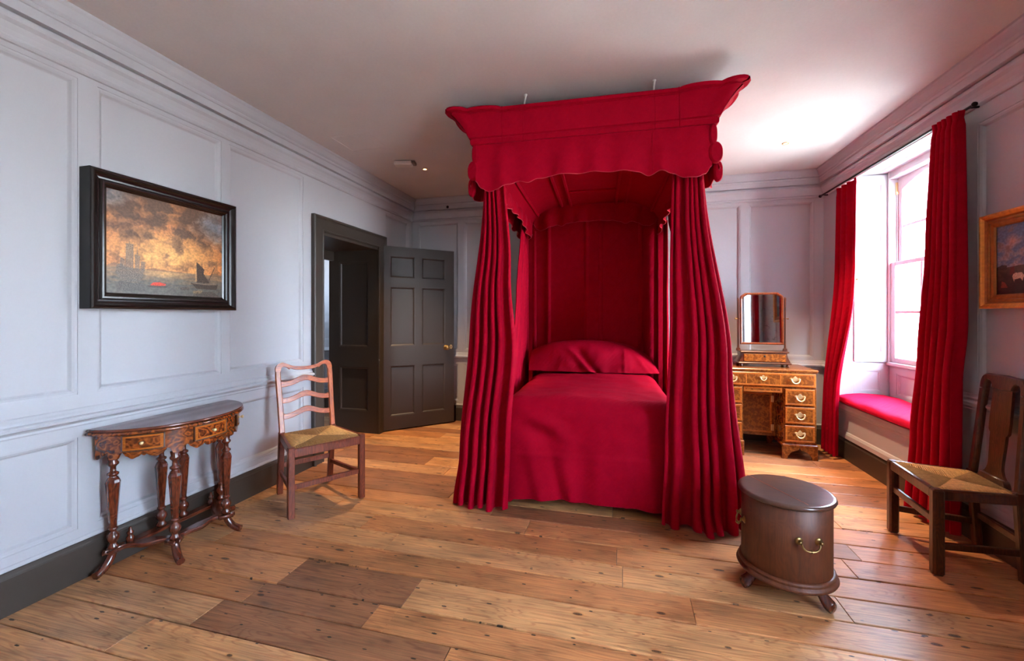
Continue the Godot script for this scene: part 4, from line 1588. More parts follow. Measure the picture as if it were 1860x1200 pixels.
func build_splat_chair() -> void:
	var t := thing("splat_back_chair", "dark oak chair with a vase-shaped splat and rush seat, by the right wall", "chair", Vector3(1.737, 0, -2.785), deg_to_rad(-96.0))
	var b: B
	for s: float in [-1.0, 1.0]:
		b = B.new()
		b.box(Vector3(s * 0.222, 0.215, 0.172), Vector3(0.048, 0.43, 0.048), 0.009)
		part("leg", b, M.dark_oak, t)
		b = B.new()
		b.bar(Vector3(s * 0.168, 0.0, -0.185), Vector3(s * 0.170, 0.44, -0.160), 0.036, 0.036, 0.005, Vector3.RIGHT)
		part("leg", b, M.dark_oak, t)
		b = B.new()
		b.bar(Vector3(s * 0.222, 0.145, 0.172), Vector3(s * 0.168, 0.145, -0.19), 0.020, 0.034, 0.003, Vector3.RIGHT)
		part("stretcher", b, M.dark_oak, t)
		b = B.new()
		b.bar(Vector3(s * 0.224, 0.402, 0.172), Vector3(s * 0.172, 0.402, -0.165), 0.026, 0.052, 0.006, Vector3.RIGHT)
		part("seat_rail", b, M.dark_oak, t)
	b = B.new()
	b.box(Vector3(0, 0.262, 0.172), Vector3(0.40, 0.036, 0.018), 0.003)
	part("stretcher", b, M.dark_oak, t)
	b = B.new()
	b.box(Vector3(0, 0.19, -0.184), Vector3(0.32, 0.034, 0.018), 0.003)
	part("stretcher", b, M.dark_oak, t)
	b = B.new()
	b.box(Vector3(0, 0.402, 0.180), Vector3(0.41, 0.052, 0.026), 0.006)
	part("seat_rail", b, M.dark_oak, t)
	b = B.new()
	b.box(Vector3(0, 0.402, -0.165), Vector3(0.31, 0.046, 0.024), 0.004)
	part("seat_rail", b, M.dark_oak, t)
	rush_seat(t, [Vector3(-0.205, 0, 0.162), Vector3(0.205, 0, 0.162), Vector3(0.158, 0, -0.150), Vector3(-0.158, 0, -0.150)], 0.426)
	var o := Vector3(0, 0.425, -0.165)
	var v := Vector3(0, 0.56, -0.045).normalized()
	var n := Vector3.RIGHT.cross(v)
	for s: float in [-1.0, 1.0]:
		b = B.new()
		b.prism(curve2(v2([s * 0.150, 0.0, s * 0.140, 0.20, s * 0.132, 0.40, s * 0.126, 0.478]), 4) + curve2(v2([s * 0.163, 0.478, s * 0.168, 0.40, s * 0.176, 0.20, s * 0.186, 0.0]), 4), o, Vector3.RIGHT, v, n, 0.030, 0.006)
		part("back_post", b, M.dark_oak, t)
	var up := curve2(v2([-0.163, 0.476, -0.160, 0.520, -0.145, 0.548, -0.118, 0.560, -0.060, 0.562, 0.0, 0.566, 0.060, 0.562, 0.118, 0.560, 0.145, 0.548, 0.160, 0.520, 0.163, 0.476]), 5)
	var dn := curve2(v2([0.126, 0.476, 0.122, 0.508, 0.108, 0.526, 0.088, 0.522, 0.072, 0.500, 0.068, 0.488, 0.0, 0.486, -0.068, 0.488, -0.072, 0.500, -0.088, 0.522, -0.108, 0.526, -0.122, 0.508, -0.126, 0.476]), 5)
	b = B.new()
	b.prism(up + dn, o, Vector3.RIGHT, v, n, 0.030, 0.006)
	part("crest_rail", b, M.dark_oak, t)
	var r := curve2(v2([0.068, 0.492, 0.070, 0.42, 0.072, 0.33, 0.070, 0.27]), 5) + v2([0.062, 0.258, 0.056, 0.255]) + curve2(v2([0.056, 0.22, 0.052, 0.15, 0.050, 0.09, 0.062, 0.055, 0.082, 0.034]), 5)
	var l := []
	for p: Vector2 in r: l.push_front(Vector2(-p.x, p.y))
	b = B.new()
	b.prism(r + l, o + n * 0.002, Vector3.RIGHT, v, n, 0.012, 0.003)
	part("splat", b, M.dark_oak, t)
	b = B.new()
	b.prism(v2([-0.105, 0.0, 0.105, 0.0, 0.088, 0.036, -0.088, 0.036]), o + n * 0.004, Vector3.RIGHT, v, n, 0.030, 0.006)
	part("shoe", b, M.dark_oak, t)


# brass swan-neck handle on a cut plate, facing n
func bail_handle(o: Vector3, u: Vector3, n: Vector3, sc: float, parent: Node3D) -> void:
	var b := B.new()
	var ol := []
	for p: Vector2 in curve2(v2([-0.040, 0.006, -0.030, 0.012, -0.018, 0.010, -0.010, 0.020, 0.0, 0.028, 0.010, 0.020, 0.018, 0.010, 0.030, 0.012, 0.040, 0.006, 0.034, -0.004, 0.022, -0.008, 0.012, -0.014, 0.0, -0.018, -0.012, -0.014, -0.022, -0.008, -0.034, -0.004]), 3): ol.append(p * sc * 0.86)
	b.prism(ol, o, u, Vector3.UP, n, 0.003, 0.0008)
	var plate := part("handle_plate", b, M.brass, parent)
	b = B.new()
	var pts := []
	for i in 13:
		var a := PI * i / 12.0
		pts.append(o + (u * -cos(a) * 0.026 + Vector3.UP * (0.004 - sin(a) * 0.030)) * sc + n * (0.010 + 0.008 * sin(a)) * sc)
	b.tube(pts, 0.0042 * sc, 8)
	for s: float in [-1.0, 1.0]: b.tube([o + u * s * 0.026 * sc + Vector3.UP * 0.004 * sc, o + u * s * 0.026 * sc + Vector3.UP * 0.004 * sc + n * 0.014 * sc], 0.005 * sc, 8)
	part("bail", b, M.brass, plate)


func build_desk() -> void:
	var t := thing("kneehole_desk", "burr walnut kneehole desk with brass bail handles beside the window", "desk", Vector3(1.272, 0, -4.325), deg_to_rad(-2.0))
	var dp := 0.505
	var b := B.new()
	b.box(Vector3(0, 0.800, -dp / 2 + 0.004), Vector3(0.880, 0.020, dp), 0.006)
	b.box(Vector3(0, 0.786, -dp / 2 + 0.002), Vector3(0.868, 0.010, dp - 0.004), 0.003)
	part("desk_top", b, M.burr, t)
	b = B.new()
	b.box(Vector3(0, 0.712, -dp / 2 - 0.002), Vector3(0.850, 0.140, dp - 0.012), 0.002)
	for s: float in [-1.0, 1.0]: b.box(Vector3(s * 0.295, 0.388, -dp / 2 - 0.002), Vector3(0.260, 0.510, dp - 0.012), 0.002)
	b.box(Vector3(0, 0.36, -dp / 2 - 0.11), Vector3(0.34, 0.44, 0.26), 0.002)
	part("carcase", b, M.burr, t)
	var nz := Vector3.BACK
	var drawer := func(called: String, c: Vector3, w: float, h: float) -> MeshInstance3D:
		var db := B.new()
		db.box(c, Vector3(w, h, 0.014), 0.004)
		var d := part(called, db, M.burr, t)
		db = B.new()
		db.frame(c + Vector3(-w / 2 + 0.003, -h / 2 + 0.003, 0.0068), Vector3.RIGHT, Vector3.UP, nz, w - 0.006, h - 0.006, v2([0, 0, 0.002, 0.0012, 0.014, 0.0012, 0.016, 0]))
		part("crossbanding", db, M.banding, d)
		return d
	var zf := -0.006
	var td: MeshInstance3D = drawer.call("drawer", Vector3(0, 0.715, zf + 0.006), 0.836, 0.124)
	for x: float in [-0.255, 0.255]: bail_handle(Vector3(x, 0.722, zf + 0.0150), Vector3.RIGHT, nz, 1.25, td)
	bail_handle(Vector3(0.0, 0.732, zf + 0.0150), Vector3.RIGHT, nz, 0.92, td)
	for x: float in [-0.14, 0.14]:
		b = B.new()
		b.box(Vector3(x, 0.715, zf + 0.0135), Vector3(0.010, 0.092, 0.0016), 0.0004)
		part("stringing", b, M.banding, td)
	drawer.call("apron_drawer", Vector3(0, 0.618, zf - 0.012), 0.322, 0.052)
	for s: float in [-1.0, 1.0]:
		for r: Array in [[0.562, 0.148], [0.398, 0.152], [0.232, 0.150]]:
			var d: MeshInstance3D = drawer.call("drawer", Vector3(s * 0.293, r[0], zf + 0.005), 0.236, r[1])
			bail_handle(Vector3(s * 0.293, r[0] + 0.004, zf + 0.0140), Vector3.RIGHT, nz, 1.28, d)
		b = B.new()
		b.box(Vector3(s * 0.295, 0.124, -dp / 2 + 0.004), Vector3(0.284, 0.028, dp), 0.006)
		part("plinth", b, M.burr, t)
		for e: float in [-1.0, 1.0]:
			for z: float in [0.0, -dp + 0.03]:
				b = B.new()
				var ol := []
				for p: Vector2 in v2([0.0, 0.0, 0.045, 0.0, 0.047, 0.028, 0.060, 0.040, 0.066, 0.056, 0.082, 0.066, 0.100, 0.074, 0.130, 0.084, 0.140, 0.111, 0.0, 0.111]): ol.append(Vector2(p.x * -e, p.y))
				b.prism(ol, Vector3(s * 0.295 + e * 0.140, 0, z - 0.009), Vector3.RIGHT, Vector3.UP, nz, 0.020, 0.003)
				part("bracket_foot", b, M.burr, t)
	# cupboard set back in the kneehole
	b = B.new()
	b.box(Vector3(-0.010, 0.365, -0.226), Vector3(0.300, 0.400, 0.016), 0.003)
	var door := part("cupboard_door", b, M.burr, t)
	b = B.new()
	b.frame(Vector3(-0.152, 0.172, -0.2182), Vector3.RIGHT, Vector3.UP, nz, 0.284, 0.386, v2([0, 0, 0.003, 0.002, 0.016, 0.002, 0.019, 0]))
	part("crossbanding", b, M.banding, door)
	for y: float in [0.225, 0.50]:
		b = B.new()
		b.box(Vector3(0.128, y, -0.2170), Vector3(0.010, 0.060, 0.003), 0.001)
		b.tube([Vector3(0.141, y - 0.03, -0.216), Vector3(0.141, y + 0.03, -0.216)], 0.004, 8)
		part("hinge", b, M.brass, door)
	b = B.new()
	var ov := []
	for i in 16: ov.append(Vector2(cos(TAU * i / 16) * 0.006, sin(TAU * i / 16) * 0.014))
	b.prism(ov, Vector3(-0.138, 0.37, -0.2170), Vector3.RIGHT, Vector3.UP, nz, 0.003, 0.0006)
	part("escutcheon", b, M.brass, door)


func build_toilet_mirror() -> void:
	var t := thing("toilet_mirror", "walnut swing mirror on a small drawer stand, standing on the desk", "mirror", Vector3(1.330, 0.8105, -4.560), deg_to_rad(-2.5))
	# stand with bowed ends on four little feet
	var b := B.new()
	for s: float in [-1.0, 1.0]:
		for z: float in [0.075, -0.075]:
			b = B.new()
			b.lathe(Vector3(s * 0.196, 0, z), v2([0.0, 0, 0.012, 0.0, 0.017, 0.010, 0.012, 0.022, 0.010, 0.030]), 12)
			part("foot", b, M.dark_oak, t)
	b = B.new()
	b.box(Vector3(0, 0.036, 0), Vector3(0.450, 0.014, 0.210), 0.005)
	var side := curve2(v2([0.218, 0.043, 0.212, 0.060, 0.198, 0.090, 0.190, 0.118, 0.192, 0.136]), 4)
	var ol := side.duplicate()
	for i in range(side.size() - 1, -1, -1): ol.append(Vector2(-side[i].x, side[i].y))
	b.prism(ol, Vector3.ZERO, Vector3.RIGHT, Vector3.UP, Vector3.BACK, 0.185, 0.003)
	b.box(Vector3(0, 0.142, 0), Vector3(0.410, 0.012, 0.205), 0.004)
	part("stand", b, M.dark_oak, t)
	b = B.new()
	b.box(Vector3(0, 0.088, 0.093), Vector3(0.355, 0.072, 0.012), 0.003)
	var d := part("drawer", b, M.burr, t)
	for x: float in [-0.155, 0.155]:
		for y: float in [0.068, 0.108]:
			b = B.new()
			b.prism(v2([-0.016 * signf(x), -0.010, 0.014 * signf(x), -0.010, 0.014 * signf(x), 0.010, 0.004 * signf(x), 0.004]), Vector3(x, y, 0.0995), Vector3.RIGHT, Vector3.UP, Vector3.BACK, 0.002, 0.0)
			part("inlay", b, M.banding, d)
	b = B.new()
	b.lathe(Vector3(0, 0.104, 0.099), v2([0.009, 0, 0.009, 0.002, 0.004, 0.004, 0, 0.005]), 12, false, Basis(Vector3.RIGHT, Vector3.BACK, Vector3.DOWN))
	part("lock_plate", b, M.iron, d)
	for s: float in [-1.0, 1.0]:
		b = B.new()
		b.prism(curve2(v2([s * 0.222, 0.148, s * 0.218, 0.17, s * 0.208, 0.20, s * 0.207, 0.45, s * 0.210, 0.655]), 4) + curve2(v2([s * 0.196, 0.655, s * 0.197, 0.45, s * 0.196, 0.20, s * 0.186, 0.17, s * 0.180, 0.148]), 4), Vector3(0, 0, -0.02), Vector3.RIGHT, Vector3.UP, Vector3.BACK, 0.024, 0.003)
		b.lathe(Vector3(s * 0.203, 0.655, -0.02), v2([0.008, 0, 0.006, 0.006, 0.004, 0.012, 0, 0.014]), 10)
		part("upright", b, M.dark_oak, t)
		b = B.new()
		b.tube([Vector3(s * 0.188, 0.46, -0.02), Vector3(s * 0.222, 0.46, -0.02)], 0.004, 8)
		b.lathe(Vector3(s * 0.222, 0.46, -0.02), v2([0.004, 0, 0.008, 0.004, 0.007, 0.010, 0, 0.013]), 10, false, Basis(Vector3.UP, Vector3.RIGHT * s, Vector3.BACK))
		part("pivot", b, M.old_brass, t)
	# frame with canted top corners, leaning back a touch
	var v := Vector3(0, 1, -0.03).normalized()
	var n := Vector3.RIGHT.cross(v)
	var o := Vector3(0, 0.46, -0.012)
	var outer := curve2(v2([-0.188, -0.252, 0.188, -0.252]), 1) + v2([0.188, 0.195]) + curve2(v2([0.188, 0.205, 0.178, 0.226, 0.148, 0.248]), 3) + v2([0.14, 0.254, -0.14, 0.254]) + curve2(v2([-0.148, 0.248, -0.178, 0.226, -0.188, 0.205]), 3) + v2([-0.188, 0.195])
	var inner := []
	for p: Vector2 in outer: inner.append(Vector2(p.x * 0.885, p.y * 0.915))
	b = B.new()
	b.flat()
	var np := outer.size()
	for i in np:
		var j := (i + 1) % np
		var q := []
		for e: Array in [[outer[i], -0.010], [outer[i], 0.006], [outer[i].lerp(inner[i], 0.35), 0.012], [outer[i].lerp(inner[i], 0.7), 0.010], [inner[i], 0.002]]:
			q.append(o + Vector3.RIGHT * e[0].x + v * e[0].y + n * e[1])
		var q2 := []
		for e: Array in [[outer[j], -0.010], [outer[j], 0.006], [outer[j].lerp(inner[j], 0.35), 0.012], [outer[j].lerp(inner[j], 0.7), 0.010], [inner[j], 0.002]]:
			q2.append(o + Vector3.RIGHT * e[0].x + v * e[0].y + n * e[1])
		for k in 4: b.quad(q[k], q[k + 1], q2[k + 1], q2[k])
	b.prism(outer, o - n * 0.0085, Vector3.RIGHT, v, n, 0.003, 0.0)
	part("mirror_frame", b, M.mirror_wood, t)
	b = B.new()
	b.prism(inner, o + n * 0.0015, Vector3.RIGHT, v, n, 0.003, 0.0)
	part("mirror_glass", b, M.silver, t)


func build_commode() -> void:
	var t := thing("round_commode", "round mahogany commode stool with brass handles on the floorboards", "commode", Vector3(0.767, 0, -2.285), 0.0)
	var b := B.new()
	b.lathe(Vector3.ZERO, v2([0.0, 0.122, 0.183, 0.122, 0.186, 0.126, 0.1855, 0.28, 0.186, 0.442, 0.178, 0.446]), 72)
	part("body", b, M.pot_wood, t)
	b = B.new()
	b.lathe(Vector3.ZERO, v2([0.0, 0.084, 0.196, 0.084, 0.204, 0.088, 0.208, 0.096, 0.205, 0.104, 0.198, 0.107, 0.196, 0.111, 0.199, 0.116, 0.197, 0.123, 0.190, 0.128, 0.184, 0.128]), 72)
	part("base_moulding", b, M.pot_wood, t)
	b = B.new()
	b.lathe(Vector3.ZERO, v2([0.0, 0.444, 0.192, 0.444, 0.199, 0.448, 0.2015, 0.454, 0.199, 0.461, 0.193, 0.465, 0.184, 0.466, 0.0, 0.466]), 72)
	var lid := part("lid", b, M.pot_top, t)
	b = B.new()
	b.box(Vector3(-0.045, 0.4662, 0.0), Vector3(0.0025, 0.0012, 0.368), 0.0, Basis(Vector3.UP, 0.45))
	part("lid_joint", b, M.elm, lid)
	for d: Array in [[-0.95, 0.30], [0.62, 0.80], [-0.55, -0.84], [0.95, -0.30]]:
		var q := Vector3(d[0], 0, d[1]).normalized()
		b = B.new()
		b.tube(curve3([q * 0.140 + Vector3.UP * 0.088, q * 0.158 + Vector3.UP * 0.070, q * 0.180 + Vector3.UP * 0.046, q * 0.202 + Vector3.UP * 0.028, q * 0.216 + Vector3.UP * 0.023]), [0.026, 0.026, 0.026, 0.025, 0.024, 0.023, 0.022, 0.022, 0.022, 0.023, 0.024, 0.025, 0.026, 0.027, 0.027, 0.027, 0.026, 0.025, 0.023, 0.019, 0.012], 14)
		part("foot", b, M.mahogany, t)
	for d: Array in [[0.172, 0.985], [-0.995, -0.06]]:
		var n := Vector3(d[0], 0, d[1]).normalized()
		var u := Vector3.UP.cross(n).normalized()
		var o := n * 0.1855 + Vector3.UP * 0.305
		var h: MeshInstance3D
		for s: float in [-1.0, 1.0]:
			b = B.new()
			var nn := (n + u * s * 0.16).normalized()
			var c := nn * 0.1858 + Vector3.UP * 0.312 + u * s * 0.012
			c = (c - Vector3.UP * c.y).normalized() * 0.1855 + Vector3.UP * 0.312
			b.lathe(c, v2([0.017, 0, 0.017, 0.003, 0.013, 0.006, 0.009, 0.007, 0.007, 0.016, 0.009, 0.020, 0.0, 0.023]), 18, false, Basis(u, nn, u.cross(nn)))
			h = part("handle_rose", b, M.old_brass, t)
		b = B.new()
		b.tube(curve3([o + u * -0.038 + n * 0.010 + Vector3.UP * 0.008, o + u * -0.036 + n * 0.016 + Vector3.UP * -0.010, o + u * -0.022 + n * 0.020 + Vector3.UP * -0.024, o + n * 0.021 + Vector3.UP * -0.027, o + u * 0.022 + n * 0.020 + Vector3.UP * -0.024, o + u * 0.036 + n * 0.016 + Vector3.UP * -0.010, o + u * 0.038 + n * 0.010 + Vector3.UP * 0.008]), 0.0042, 8)
		b.tube([o + n * 0.021 + Vector3.UP * -0.027 - u * 0.003, o + n * 0.021 + Vector3.UP * -0.027 + u * 0.003], 0.0075, 10)
		part("bail", b, M.old_brass, h)


# ---------- pictures ----------
func poly_in(p: PackedVector2Array, im: Image, c: Color, w: int, h: int, nz: FastNoiseLite, rough := 0.15) -> void:
	var lo := p[0]
	var hi := p[0]
	for q in p:
		lo = lo.min(q); hi = hi.max(q)
	for y in range(maxi(0, int(lo.y * h)), mini(h, int(hi.y * h) + 1)):
		for x in range(maxi(0, int(lo.x * w)), mini(w, int(hi.x * w) + 1)):
			var jit := Vector2(nz.get_noise_2d(x * 3.0, y * 3.0), nz.get_noise_2d(y * 3.0 + 99, x * 3.0)) * 0.006
			if Geometry2D.is_point_in_polygon(Vector2((x + 0.5) / w, (y + 0.5) / h) + jit, p):
				var k := 1.0 + rough * nz.get_noise_2d(x * 2.2, y * 2.2) * 2.0
				var o := im.get_pixel(x, y)
				im.set_pixel(x, y, o.lerp(Color(c.r * k, c.g * k, c.b * k), c.a))


func pv(a: Array) -> PackedVector2Array:
	return PackedVector2Array(v2(a))


# evening harbour: amber clouds, a warship in haze on the left, a small sailing boat on the right
func sea_piece() -> ImageTexture:
	var w := 420
	var h := 350
	var im := Image.create(w, h, false, Image.FORMAT_RGB8)
	var n := noise(401, 0.011, 5)
	var n2 := noise(402, 0.03, 4)
	var n3 := noise(403, 0.09, 3)
	var dusk := rgb(100, 72, 54)
	var amber := rgb(204, 130, 74)
	var glow := rgb(240, 182, 106)
	var slate := rgb(116, 122, 132)
	for y in h:
		var v := float(y) / h
		for x in w:
			var u := float(x) / w
			var q := n.get_noise_2d(x + 26.0 * n2.get_noise_2d(x, y), y * 1.5 + 18.0 * n2.get_noise_2d(y, x))
			var c: Color
			if v < 0.735:
				c = dusk.lerp(amber, clampf(v * 1.55 - 0.12 + q * 1.1, 0.0, 1.0))
				c = c.lerp(glow, clampf(1.05 - Vector2((u - 0.47) * 1.9, (v - 0.60) * 3.2).length(), 0.0, 0.85) * clampf(0.75 + q, 0.0, 1.0))
				c = c.lerp(slate, clampf(1.0 - Vector2((u - 0.95) * 3.6, (v - 0.17) * 5.0).length() + q * 0.8, 0.0, 0.8))
				c = c.lerp(slate, clampf(0.75 - Vector2((u - 0.02) * 4.0, (v - 0.05) * 5.0).length() + q * 0.6, 0.0, 0.6))
			else:
				c = rgb(150, 116, 84).lerp(rgb(96, 92, 84), clampf((v - 0.735) * 6.0 + n2.get_noise_2d(x * 0.6, y * 3.0) * 0.6, 0.0, 1.0))
				c = c.lerp(glow, clampf(0.7 - Vector2((u - 0.45) * 3.2, (v - 0.76) * 11.0).length(), 0.0, 0.7))
			var k := 1.0 + 0.16 * n3.get_noise_2d(x, y) + 0.14 * n2.get_noise_2d(x, y)
			im.set_pixel(x, y, Color(c.r * k, c.g * k, c.b * k).clamp())
	# far hills
	poly_in(pv([0.30, 0.735, 0.36, 0.715, 0.46, 0.73, 0.60, 0.735, 0.60, 0.745, 0.30, 0.745]), im, Color(0.50, 0.37, 0.28, 0.5), w, h, n3)
	poly_in(pv([0.0, 0.735, 0.06, 0.70, 0.14, 0.72, 0.2, 0.74]), im, Color(0.46, 0.38, 0.34, 0.5), w, h, n3)
	poly_in(pv([0.86, 0.74, 0.92, 0.71, 1.0, 0.725, 1.0, 0.75, 0.86, 0.75]), im, Color(0.42, 0.34, 0.28, 0.6), w, h, n3)
	var ship := Color(0.42, 0.38, 0.35, 0.62)
	for p: Array in [[0.07, 0.79, 0.08, 0.72, 0.11, 0.70, 0.14, 0.74, 0.26, 0.76, 0.28, 0.71, 0.275, 0.80, 0.25, 0.87, 0.12, 0.88], [0.10, 0.74, 0.105, 0.64, 0.135, 0.66, 0.14, 0.74], [0.14, 0.75, 0.145, 0.50, 0.20, 0.50, 0.20, 0.76], [0.165, 0.50, 0.17, 0.45, 0.175, 0.50], [0.21, 0.76, 0.21, 0.60, 0.25, 0.61, 0.245, 0.76], [0.225, 0.60, 0.229, 0.48, 0.233, 0.60], [0.25, 0.75, 0.258, 0.66, 0.29, 0.67, 0.285, 0.76]]:
		poly_in(pv(p), im, ship, w, h, n3, 0.3)
	poly_in(pv([0.10, 0.88, 0.27, 0.88, 0.30, 0.97, 0.08, 0.97]), im, Color(0.33, 0.31, 0.29, 0.45), w, h, n3, 0.4)
	poly_in(pv([0.325, 0.895, 0.35, 0.868, 0.40, 0.86, 0.46, 0.875, 0.45, 0.892, 0.38, 0.905]), im, Color(0.84, 0.25, 0.15, 0.95), w, h, n3)
	poly_in(pv([0.30, 0.90, 0.48, 0.895, 0.46, 0.915, 0.32, 0.92]), im, Color(0.25, 0.21, 0.19, 0.6), w, h, n3)
	var boat := Color(0.25, 0.19, 0.15, 0.92)
	for p: Array in [[0.68, 0.84, 0.72, 0.85, 0.86, 0.855, 0.955, 0.845, 0.94, 0.905, 0.74, 0.905], [0.735, 0.60, 0.815, 0.675, 0.79, 0.83, 0.735, 0.835], [0.785, 0.69, 0.87, 0.83, 0.80, 0.84], [0.855, 0.80, 0.922, 0.63, 0.927, 0.635, 0.863, 0.80], [0.788, 0.62, 0.792, 0.60, 0.796, 0.84, 0.788, 0.84]]:
		poly_in(pv(p), im, boat, w, h, n3, 0.35)
	poly_in(pv([0.728, 0.68, 0.736, 0.64, 0.742, 0.82, 0.722, 0.82]), im, Color(0.80, 0.62, 0.42, 0.7), w, h, n3)
	for p: Array in [[0.58, 0.90, 0.66, 0.89, 0.67, 0.92, 0.59, 0.93], [0.72, 0.94, 0.90, 0.93, 0.98, 0.99, 0.70, 0.99]]:
		poly_in(pv(p), im, Color(0.30, 0.25, 0.20, 0.55), w, h, n3, 0.5)
	poly_in(pv([0.70, 0.93, 0.80, 0.92, 0.78, 0.955, 0.70, 0.96]), im, Color(0.66, 0.52, 0.34, 0.5), w, h, n3, 0.4)
	return ImageTexture.create_from_image(im)


# riders under a tall cloudy sky
func landscape_piece() -> ImageTexture:
	var w := 300
	var h := 240
	var im := Image.create(w, h, false, Image.FORMAT_RGB8)
	var n := noise(411, 0.014, 5)
	var n3 := noise(413, 0.09, 3)
	for y in h:
		var v := float(y) / h
		for x in w:
			var u := float(x) / w
			var q := n.get_noise_2d(x * 1.2, y * 1.7)
			var c := rgb(84, 108, 136).lerp(rgb(176, 158, 146), clampf(v * 1.25 - 0.18 + q * 1.2, 0.0, 1.0))
			c = c.lerp(rgb(92, 76, 72), clampf(q * 1.6 - 0.2, 0.0, 0.8))
			c = c.lerp(rgb(206, 158, 128), clampf(0.8 - Vector2((u - 0.18) * 8.0, (v - 0.24) * 7.0).length(), 0.0, 0.8))
			if v > 0.60 + 0.03 * n.get_noise_1d(x * 1.0):
				c = rgb(74, 66, 46).lerp(rgb(34, 28, 20), clampf((v - 0.62) * 4.0 + q, 0.0, 1.0))
			var k := 1.0 + 0.2 * n3.get_noise_2d(x, y)
			im.set_pixel(x, y, Color(c.r * k, c.g * k, c.b * k).clamp())
	for p: Array in [[0.0, 0.60, 0.06, 0.57, 0.12, 0.58, 0.12, 0.64, 0.0, 0.64], [0.34, 0.70, 0.36, 0.44, 0.44, 0.40, 0.60, 0.42, 0.62, 0.70], [0.38, 0.42, 0.40, 0.12, 0.50, 0.04, 0.62, 0.14, 0.60, 0.42]]:
		poly_in(pv(p), im, Color(0.16, 0.14, 0.10, 0.85), w, h, n3, 0.5)
	poly_in(pv([0.18, 0.74, 0.20, 0.70, 0.28, 0.70, 0.31, 0.74, 0.29, 0.82, 0.27, 0.78, 0.21, 0.79, 0.20, 0.83]), im, Color(0.80, 0.70, 0.58, 0.95), w, h, n3)
	poly_in(pv([0.15, 0.72, 0.16, 0.62, 0.20, 0.60, 0.21, 0.71]), im, Color(0.36, 0.14, 0.09, 0.95), w, h, n3)
	poly_in(pv([0.05, 0.90, 0.06, 0.80, 0.10, 0.83, 0.13, 0.90]), im, Color(0.52, 0.24, 0.16, 0.9), w, h, n3)
	poly_in(pv([0.30, 0.90, 0.60, 0.86, 0.9, 0.95, 0.32, 0.97]), im, Color(0.46, 0.34, 0.18, 0.6), w, h, n3, 0.5)
	return ImageTexture.create_from_image(im)


func framed(called: String, label: String, o: Vector3, u: Vector3, n: Vector3, w: float, h: float, prof: Array, cut: int, outer: Material, innerm: Material, tex: Texture2D) -> void:
	var t := thing(called, label, "picture", o)
	var last: Vector2 = prof[-1]
	var b := B.new()
	b.frame(Vector3.ZERO, u, Vector3.UP, n, w, h, prof.slice(0, cut + 1))
	b.quad(Vector3.ZERO, u * w, u * w + Vector3.UP * h, Vector3.UP * h)
	var f := part("picture_frame", b, outer, t)
	b = B.new()
	b.frame(Vector3.ZERO, u, Vector3.UP, n, w, h, prof.slice(cut))
	part("frame_moulding", b, innerm, f)
	var m := mat(Color.WHITE, 0.42)
	m.albedo_texture = tex
	b = B.new()
	b.flat()
	var q := u * last.x + Vector3.UP * last.x + n * (last.y - 0.004)
	var e := 0.004
	var a := q - u * e - Vector3.UP * e
	var cw := w - 2 * last.x + 2 * e
	var ch := h - 2 * last.x + 2 * e
	b.quad_uv(a, a + Vector3.UP * ch, a + Vector3.UP * ch + u * cw, a + u * cw, Vector2(0, 1), Vector2(0, 0), Vector2(1, 0), Vector2(1, 1))
	part("painted_canvas", b, m, t)


func build_pictures() -> void:
	var p1 := v2([0, 0, 0, 0.072, 0.003, 0.078, 0.010, 0.082, 0.016, 0.080, 0.020, 0.073, 0.028, 0.064, 0.038, 0.059, 0.046, 0.058, 0.048, 0.063, 0.054, 0.068, 0.062, 0.068, 0.069, 0.063, 0.074, 0.054, 0.080, 0.050, 0.083, 0.048])
	framed("seascape_painting", "seascape with ships at sunset in a wide dark polished frame", Vector3(XL + 0.002, 1.335, -1.472), Vector3.FORWARD, Vector3.RIGHT, 0.806, 0.700, p1, 1, M.ebony_flat, M.ebony, sea_piece())
	var p2 := v2([0, 0, 0, 0.040, 0.004, 0.046, 0.012, 0.046, 0.016, 0.042, 0.026, 0.036, 0.034, 0.030, 0.038, 0.034, 0.042, 0.036, 0.048, 0.034, 0.050, 0.028, 0.060, 0.030, 0.070, 0.026, 0.076, 0.018])
	framed("landscape_painting", "landscape with riders in a gilt frame at the right edge of the picture", Vector3(XR - 0.002, 1.338, -2.925), Vector3.BACK, Vector3.LEFT, 0.66, 0.512, p2, 5, M.gilt, M.gilt_dark, landscape_piece())


